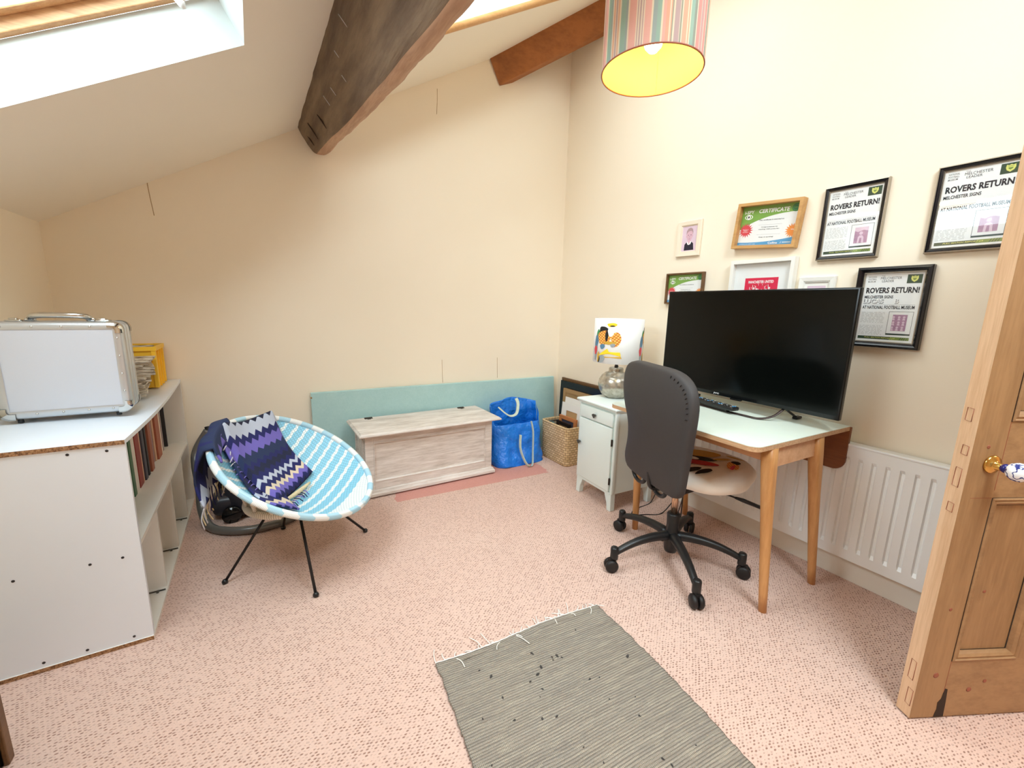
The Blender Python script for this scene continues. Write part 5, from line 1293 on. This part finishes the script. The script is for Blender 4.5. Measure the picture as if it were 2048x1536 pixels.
def cert(P):
    P.poly([(0, 0), (1, 0), (1, .20)]+[(1-k/12, .20+.02*math.sin(k/12*2)+.36*(k/12)**2.6) for k in range(13)], 1)
    P.text('i-SPY', .045, .10, .215, .185, 2, .02)
    P.poly([(.13+.075*math.cos(t), .265+.065*math.sin(t)*abs(math.sin(t))**.3) for t in [2*PI*k/20 for k in range(20)]], 2, 2); P.poly([(.13+.060*math.cos(t), .265+.048*math.sin(t)) for t in [2*PI*k/20 for k in range(20)]], 1, 3)
    P.poly([(.13+.034*math.cos(t), .265+.050*math.sin(t)) for t in [2*PI*k/16 for k in range(16)]], 2, 4); P.poly([(.13+.016*math.cos(t), .265+.028*math.sin(t)) for t in [2*PI*k/16 for k in range(16)]], 3, 5)
    P.text('CERTIFICATE', .30, .085, .82, .185, 2, .03, .1)
    P.poly([(.92+.065*math.cos(t), .12+.095*math.sin(t)) for t in [2*PI*k/24 for k in range(24)]], 7, 2); P.poly([(.92+.05*math.cos(t), .12+.072*math.sin(t)) for t in [2*PI*k/24 for k in range(24)]], 1, 3); P.poly([(.92+.046*math.cos(t), .12+.066*math.sin(t)) for t in [2*PI*k/24 for k in range(24)]], 7, 4)
    P.text('100%', .89, .10, .95, .135, 1, .01, 0, 5)
    def star(cx, cy, r, mi, n=17, clip=None):
        pts = []
        for k in range(n*2):
            t = PI*k/n; rr = r if k % 2 == 0 else r*.62; x, y = cx+rr*math.cos(t), cy+rr*1.45*math.sin(t); pts.append((min(max(x, .002), .998), y))
        P.poly(pts, mi, 2)
    star(.115, .60, .135, 4); star(.93, .66, .125, 5)
    P.poly([(0, .91)]+[(k/12, .91+.02*math.sin(k/12*3)-.11*(k/12)**2) for k in range(13)]+[(1, 1), (0, 1)], 6, 3)
    P.text("You're a", .055, .565, .165, .59, 2, .01, l=3); P.text('super', .07, .60, .15, .625, 2, .01, l=3); P.text('spotter!', .06, .635, .165, .66, 2, .01, l=3); P.text('Well', .90, .62, .97, .65, 2, .02, l=3)
    P.text('This certificate is awarded to:', .33, .345, .76, .375, 3, .015); P.rect(.33, .480, .74, .483, 8)
    P.text('Congratulations on', .39, .525, .67, .555, 3, .015); P.text('reaching 1000 points for:', .35, .580, .71, .610, 3, .015); P.rect(.33, .722, .74, .725, 8)
    P.text('Keep on spotting!', .38, .775, .63, .805, 3, .02); P.text('collins.co.uk/i-spy', .04, .945, .34, .968, 2, .01, l=5); P.text('Collins', .56, .915, .72, .965, 2, .02, l=5); P.text('/', .765, .92, .785, .96, 2, .02, l=5); P.rect(.80, .93, .94, .945, 2, 5)
OB = [(0, 0), (0, .040), (.001, .041), (.016, .041), (.017, .040), (.017, .008)]
o, w_, h_ = picture('light oak box frame holding a green headed certificate with a round green seal', 1.494, 1.152, 1.650, 1.893, OB, ['frameoak'], 0, tilt=.075)
sheet(o, w_-.034, h_-.034, .010, cert, CMt); pane(o, w_-.034, h_-.034, .034)
o, w_, h_ = picture('small brown framed green certificate whose lower half is behind the television', 1.952, 1.672, 1.345, 1.546, [(0, 0), (0, .024), (.002, .026), (.010, .026), (.012, .020), (.012, .006)], ['framebrown'], 0)
sheet(o, w_-.022, h_-.022, .007, cert, CMt); pane(o, w_-.022, h_-.022, .012)
# small cream frame with a child's portrait
o, w_, h_ = picture('small cream frame with a portrait photo of a young child in a dark jumper', 1.900, 1.728, 1.650, 1.870, [(0, 0), (0, .014), (.003, .017), (.026, .015), (.028, .010), (.030, .012), (.033, .008), (.034, .006)], ['framecream'], 0, tilt=.01)
def boy(P):
    P.poly([(.20, .96), (.22, .72), (.34, .64), (.66, .62), (.80, .70), (.86, .96)], 1, 1)
    P.poly([(.40, .63), (.52, .75), (.64, .61), (.60, .52), (.44, .52)], 2, 2); P.poly([(.36, .65), (.44, .62), (.52, .75), (.44, .74)], 4, 3); P.poly([(.68, .62), (.61, .60), (.52, .75), (.62, .72)], 4, 3)
    P.poly([(.52+.20*math.cos(t)*(1-.12*math.sin(t)), .37+.25*math.sin(t)) for t in [2*PI*k/24 for k in range(24)]], 2, 3)
    P.poly([(.32, .36), (.28, .38), (.29, .45), (.34, .46)], 2, 3); P.poly([(.72, .36), (.75, .37), (.74, .43), (.71, .45)], 2, 3)
    P.poly([(.30, .34), (.30, .20), (.40, .10), (.56, .07), (.70, .13), (.75, .25), (.73, .34), (.70, .24), (.60, .20), (.44, .21), (.36, .26)], 3, 4)
    for x in (.44, .61): P.poly([(x+.028*math.cos(t), .36+.014*math.sin(t)) for t in [2*PI*k/10 for k in range(10)]], 1, 5)
    P.poly([(.52, .38), (.55, .445), (.50, .45)], 5, 5); P.poly([(.46, .505), (.59, .50), (.55, .53), (.49, .535)], 5, 5)
sheet(o, w_-.064, h_-.064, .007, boy, ['mauvel', 'navy', 'skin', 'hair', 'white', 'mauve'])
o, w_, h_ = picture('deep white frame with a crimson poster and wide white mount, half hidden by the television', 1.492, 1.146, 1.135, 1.592, [(0, 0), (0, .036), (.001, .038), (.019, .038), (.020, .036), (.020, .012)], ['framewhite'], 0)
def redp(P):
    P.rect(.21, .19, .80, .83, 1, 1); P.text('MANCHESTER UNITED', .275, .225, .725, .262, 2, .03)
    P.text('PREMIER LEAGUE CHAMPIONS', .315, .282, .67, .296, 3, .01)
    rnd = random.Random(2)
    for i in range(7):
        cx = .335+i*.055; cy = .40-.03*math.sin(i*1.3)
        P.poly([(cx+.014*math.cos(t), cy-.045+.012*math.sin(t)) for t in [2*PI*k/10 for k in range(10)]], 2, 3)
        P.poly([(cx-.022, cy+.06), (cx-.018, cy-.028), (cx+.018, cy-.028), (cx+.022, cy+.06)], 2, 3); P.poly([(cx-.018, cy-.02), (cx-.034, cy-.09), (cx-.026, cy-.09), (cx-.008, cy-.02)], 2, 3); P.poly([(cx-.012, cy+.03), (cx-.012, cy-.01), (cx+.010, cy-.01), (cx+.010, cy+.03)], 4, 4)
    for i in range(10):
        a = PI*(i+.5)/10; P.poly([(.50+.19*math.cos(a), .42-.12*math.sin(a)), (.50+.235*math.cos(a+.02), .42-.15*math.sin(a+.02)), (.50+.235*math.cos(a-.02), .42-.15*math.sin(a-.02))], 2, 2)
sheet(o, w_-.04, h_-.04, .014, redp, ['paper', 'crimson', 'white', 'c_red', 'mauve']); pane(o, w_-.04, h_-.04, .030)
o, w_, h_ = picture('small white moulded frame peeping over the right end of the television top', 1.124, .962, 1.27, 1.487, [(0, 0), (0, .014), (.003, .018), (.022, .016), (.024, .011), (.027, .014), (.030, .009), (.032, .007)], ['framewhite'], 0)
sheet(o, w_-.06, h_-.06, .008, lambda P: P.rect(.1, .1, .9, .9, 1, 1), ['paperw', 'mauvel'])

# ---------------------------------------------------------------- pendant lamp
pl = thing('pendant_lamp', 'hanging drum lamp shade with pink and teal stripes and a lit yellow lining', 'lamp', (1.07, .985, 2.0))
px, py = 1.07, .985
m = MB(); m.lathe([(.1465, 2.0), (.1465, 2.31)], (px, py, 0), n=96, caps=False); m.build('outer_shade', 'shade', pl)
m = MB(); m.lathe([(.1445, 2.0), (.1445, 2.31)], (px, py, 0), n=96, caps=False); m.build('lining', 'shadein', pl)
for z in (2.0, 2.31):
    m = MB(); m.tube([(px+.1455*math.cos(2*PI*k/64), py+.1455*math.sin(2*PI*k/64), z) for k in range(64)], .0022, 8, closed=True); m.build('hem', 'sp_rust', pl)
m = MB(); m.lathe([(.001, 2.052), (.012, 2.055), (.024, 2.068), (.029, 2.085), (.027, 2.105), (.018, 2.125), (.013, 2.14), (.001, 2.14)], (px, py, 0), n=24); m.build('bulb', 'bulb', pl)
m = MB(); m.lathe([(.001, 2.14), (.018, 2.14), (.020, 2.19), (.008, 2.21), (.001, 2.21)], (px, py, 0), n=20); m.cyl((px, py, 2.2), (px, py, zc(px)+.002), .003, 8); m.build('cord_and_holder', 'white', pl)
m = MB()
for k in range(3): a = 2*PI*k/3+.4; m.tube([(px+.018*math.cos(a), py+.018*math.sin(a), 2.17), (px+.144*math.cos(a), py+.144*math.sin(a), 2.305)], .0014, 6)
m.build('spider_ring', 'white', pl)
m = MB(); a = .62; m.box((px+.1435*math.cos(a)-.0008, py+.1435*math.sin(a)-.0008, 2.003), (px+.1435*math.cos(a)+.0008, py+.1435*math.sin(a)+.0008, 2.308)); m.build('seam', 'sp_tan', pl)
ll = bpy.data.lights.new('pendant_glow', 'POINT'); ll.energy = 0.8; ll.color = (1, .8, .42); ll.shadow_soft_size = .03; lo_ = bpy.data.objects.new('pendant_glow', ll); COL.objects.link(lo_); lo_.location = (px, py, 2.03)

# ---------------------------------------------------------------- open door
de = Vector((.890, -.456, 0)); dn = Vector((.456, .890, 0)); DP0 = Vector((1.734, .282, 0.006))
DW, DH, DT = .762, 2.02, .044
def dpt(s, z, o=0.0): return DP0+de*s+dn*(DT*0+o)+Vector((0, 0, z))     # o: 0 = visible face, DT = far face
def dbox(m, s0, s1, z0, z1, o0, o1, mi=0, fm=None):
    mx = Matrix(((de.x, dn.x, 0, DP0.x), (de.y, dn.y, 0, DP0.y), (0, 0, 1, DP0.z), (0, 0, 0, 1)))
    m.box((s0, o0, z0), (s1, o1, z1), mi, mx, fm)
m = MB()
sl = .102
dbox(m, 0, sl, 0, DH, 0, DT, fm=[0, 0, 0, 0, 0, 1]); dbox(m, DW-sl, DW, 0, DH, 0, DT)
o = m.build('door_1', ['doorface', 'dooredge'], loc=tuple(DP0)); struct(o); o['label'] = 'stripped pine panelled door standing open at the right'
dr1 = o
for z0, z1 in ((0, .212), (.772, 1.006), (1.90, DH)):
    m = MB(); dbox(m, sl, DW-sl, z0, z1, 0.0004, DT-.0004); m.build('rail', 'doorrail', dr1)
for zz in (.212, .772, 1.006, 1.90):
    m = MB(); dbox(m, 0.03, sl, zz-.0006, zz+.0006, -.0004, .001) if zz in (.772,) else dbox(m, sl-.0008, sl+.0008, max(0, zz-.21), zz, -.0004, .001); m.build('joint_line', 'sp_brown', dr1)
m = MB(); dbox(m, .330, .432, .212, .772, .0004, DT-.0004); dbox(m, .330, .432, 1.006, 1.90, .0004, DT-.0004); m.build('muntin', 'doorface', dr1)
for s0, s1 in ((sl, .330), (.432, DW-sl)):
    for z0, z1 in ((.212, .772), (1.006, 1.90)):
        m = MB(); dbox(m, s0-.002, s1+.002, z0-.002, z1+.002, .014, DT-.014); pn = m.build('panel', 'doorface', dr1)
        for oo, sg in ((0, -1), (DT, 1)):
            for ins in (0.0, .029):
                g = MB(); dd = 0 if ins == 0 else .0125; q = [dpt(s0+ins, z0+ins, oo-sg*dd), dpt(s1-ins, z0+ins, oo-sg*dd), dpt(s1-ins, z1-ins, oo-sg*dd), dpt(s0+ins, z1-ins, oo-sg*dd)]
                g.tube(q, .0013, 5, closed=True); g.build('groove', 'darkgap', pn)
            m = MB(); m.ringprof(dpt(s0, z0, oo), de, (0, 0, 1), dn*sg, s1-s0, z1-z0, [(0, -.002), (.001, .003), (.005, .005), (.008, .000), (.010, .000), (.015, .003), (.022, -.002), (.028, -.012), (.030, -.016)], 0); m.build('moulding', 'doorrail', pn)
m = MB()
P = [(.084, 0), (.120, 0), (.117, .06), (.113, .105), (.103, .108), (.098, .07), (.088, .055), (.090, .03)]
m.prism([dpt(a, b, -.0006) for a, b in P], dn*.01); m.build('broken_gap', 'darkgap', dr1)
for (z0, z1, s_) in ((.04, .10, .32), (.13, .20, .5), (.80, .86, .5), (.90, .93, .4), (1.0, 1.04, .6), (.72, .75, .5)):
    m = MB(); c = DP0-de*.0004
    pts = [c+dn*(DT*(s_-.18))+Vector((0, 0, z0)), c+dn*(DT*(s_+.18))+Vector((0, 0, z0+.002)), c+dn*(DT*(s_+.16))+Vector((0, 0, z1)), c+dn*(DT*(s_-.2))+Vector((0, 0, z1-.002))]
    m.tube(pts, .0009, 5, closed=True); m.build('inlet_repair', 'sp_brown', dr1)
for s_, z, r in ((.155, .46, .006), (.055, .40, .006), (.19, .10, .009), (.24, .13, .007), (.06, .16, .010), (.05, .93, .006)):
    m = MB(); m.lathe([(.0001, .0006), (r*.6, .0005), (r, 0)], dpt(s_, z, 0), -dn, 14); m.build('wood_knot', 'sp_brown', dr1)
ks, kz = .071, .884
kp = dpt(ks, kz-.006, 0)
m = MB(); m.lathe([(.001, 0), (.026, 0), (.0275, .003), (.025, .007), (.014, .011), (.011, .013), (.011, .026), (.009, .028), (.001, .028)], kp, -dn, 28); kn = m.build('door_handle', 'brass', dr1)
m = MB(); m.lathe([(.001, .026), (.011, .027), (.0135, .034), (.0125, .040), (.001, .041)], kp, -dn, 24); m.build('collar', 'cobalt', kn)
m = MB(); m.lathe([(.001, .039), (.012, .041), (.022, .048), (.027, .060), (.025, .073), (.016, .082), (.006, .085), (.001, .0855)], kp, -dn, 32); m.build('knob', 'ceramic', kn)
# door lining in the right wall opening
m = MB(); m.box((XR-.012, DY1-.03, 0), (XR+.105, DY1, DZ)); m.box((XR-.012, DY0, 0), (XR+.105, DY0+.03, DZ)); m.box((XR-.012, DY0, DZ-.03), (XR+.105, DY1, DZ)); struct(m.build('trim_1', 'doorface'))

# ---------------------------------------------------------------- rag rug
rg = thing('rag_rug', 'worn grey woven rag rug with a frayed white warp fringe on the pink carpet', 'rug', (.80, .6, 0))
A_, B_ = Vector((.471, 1.250, 0)), Vector((1.197, 1.190, 0)); C2, D2 = Vector((1.085, -.15, 0)), Vector((.325, -.10, 0))
def rugf(u, v):
    p = (A_.lerp(B_, u)).lerp(D2.lerp(C2, u), v)
    e = abs(u-.5)*2
    if e > .99: p += Vector((1 if u > .5 else -1, 0, 0))*(.006*noise.noise((v*30, u*3, 0))+.004*noise.noise((v*90, 1, 0)))
    p += Vector((.018*math.sin(v*5+.3)*(1 if u > .5 else .4)*e, -.008*math.sin(u*7)*(v < .02), 0))
    p.z = .007+.0016*noise.noise((p.x*9, p.y*50, 0))+.0012*noise.noise((p.x*25, p.y*25, 3)); return p
m = MB(); m.grid(rugf, 70, 240, 0, lambda u, v: (u*.73, v*1.35))
n = 71*241
m.build('woven_body', 'rug', rg, solid=.006)
m = MB(); m.tube([rugf(k/60, 0)+Vector((0, .003, .002+.0015*math.sin(k*2.1))) for k in range(61)], .0022, 6); m.build('warp_edge', 'warp', rg)
random.seed(21)
for k in range(44):
    u = random.random() if k > 20 else k/20; p = rugf(u, 0); l = random.uniform(.012, .05) if random.random() > .2 else random.uniform(.05, .08)
    a = random.uniform(-1.0, 1.0); d = Vector((math.sin(a), math.cos(a), 0)) if random.random() > .15 else Vector((math.sin(a), -math.cos(a), 0))
    q = p+d*l; q.z = .004 if d.y > 0 else .014
    m = MB(); m.tube(smoothpath([p, p.lerp(q, .5)+Vector((random.uniform(-.008, .008), 0, .004)), q], 4), [.0018]*9, 5); m.build('fringe_thread', 'warp', rg)
for k in range(60):
    u, v = random.uniform(.06, .95), random.uniform(.05, .85); p = rugf(u, v); big = random.random() > .8
    r = random.uniform(.002, .0045) if not big else random.uniform(.004, .007)
    a = random.uniform(0, 6.28); m = MB(); m.tube([p+Vector((0, 0, .001)), p+Vector((math.cos(a)*r, math.sin(a)*r, .004)), p+Vector((math.cos(a)*r*2.4, math.sin(a)*r*2.4, .003))], [r*.6, r*.8, r*.3], 6); m.build('rag_end', 'rag', rg)
for a_, b_ in (((.12, .385), (-.03, .395)), ((.10, .40), (-.03, .41))):
    p, q = rugf(a_[0], a_[1]), rugf(0, b_[1]); q += Vector((b_[0], 0, 0)); q.z = .006; m = MB(); m.tube([p+Vector((0, 0, .004)), p.lerp(q, .6)+Vector((0, 0, .004)), q], .0045, 7); m.build('rag_end', 'rag', rg)
m = MB(); m.tube(smoothpath([rugf(.58, .68)+Vector((0, 0, .004)), rugf(.64, .64)+Vector((0, 0, .006)), rugf(.70, .635)+Vector((0, 0, .006)), rugf(.75, .66)+Vector((0, 0, .004))], 6), .005, 7); m.build('rag_end', 'rag', rg)
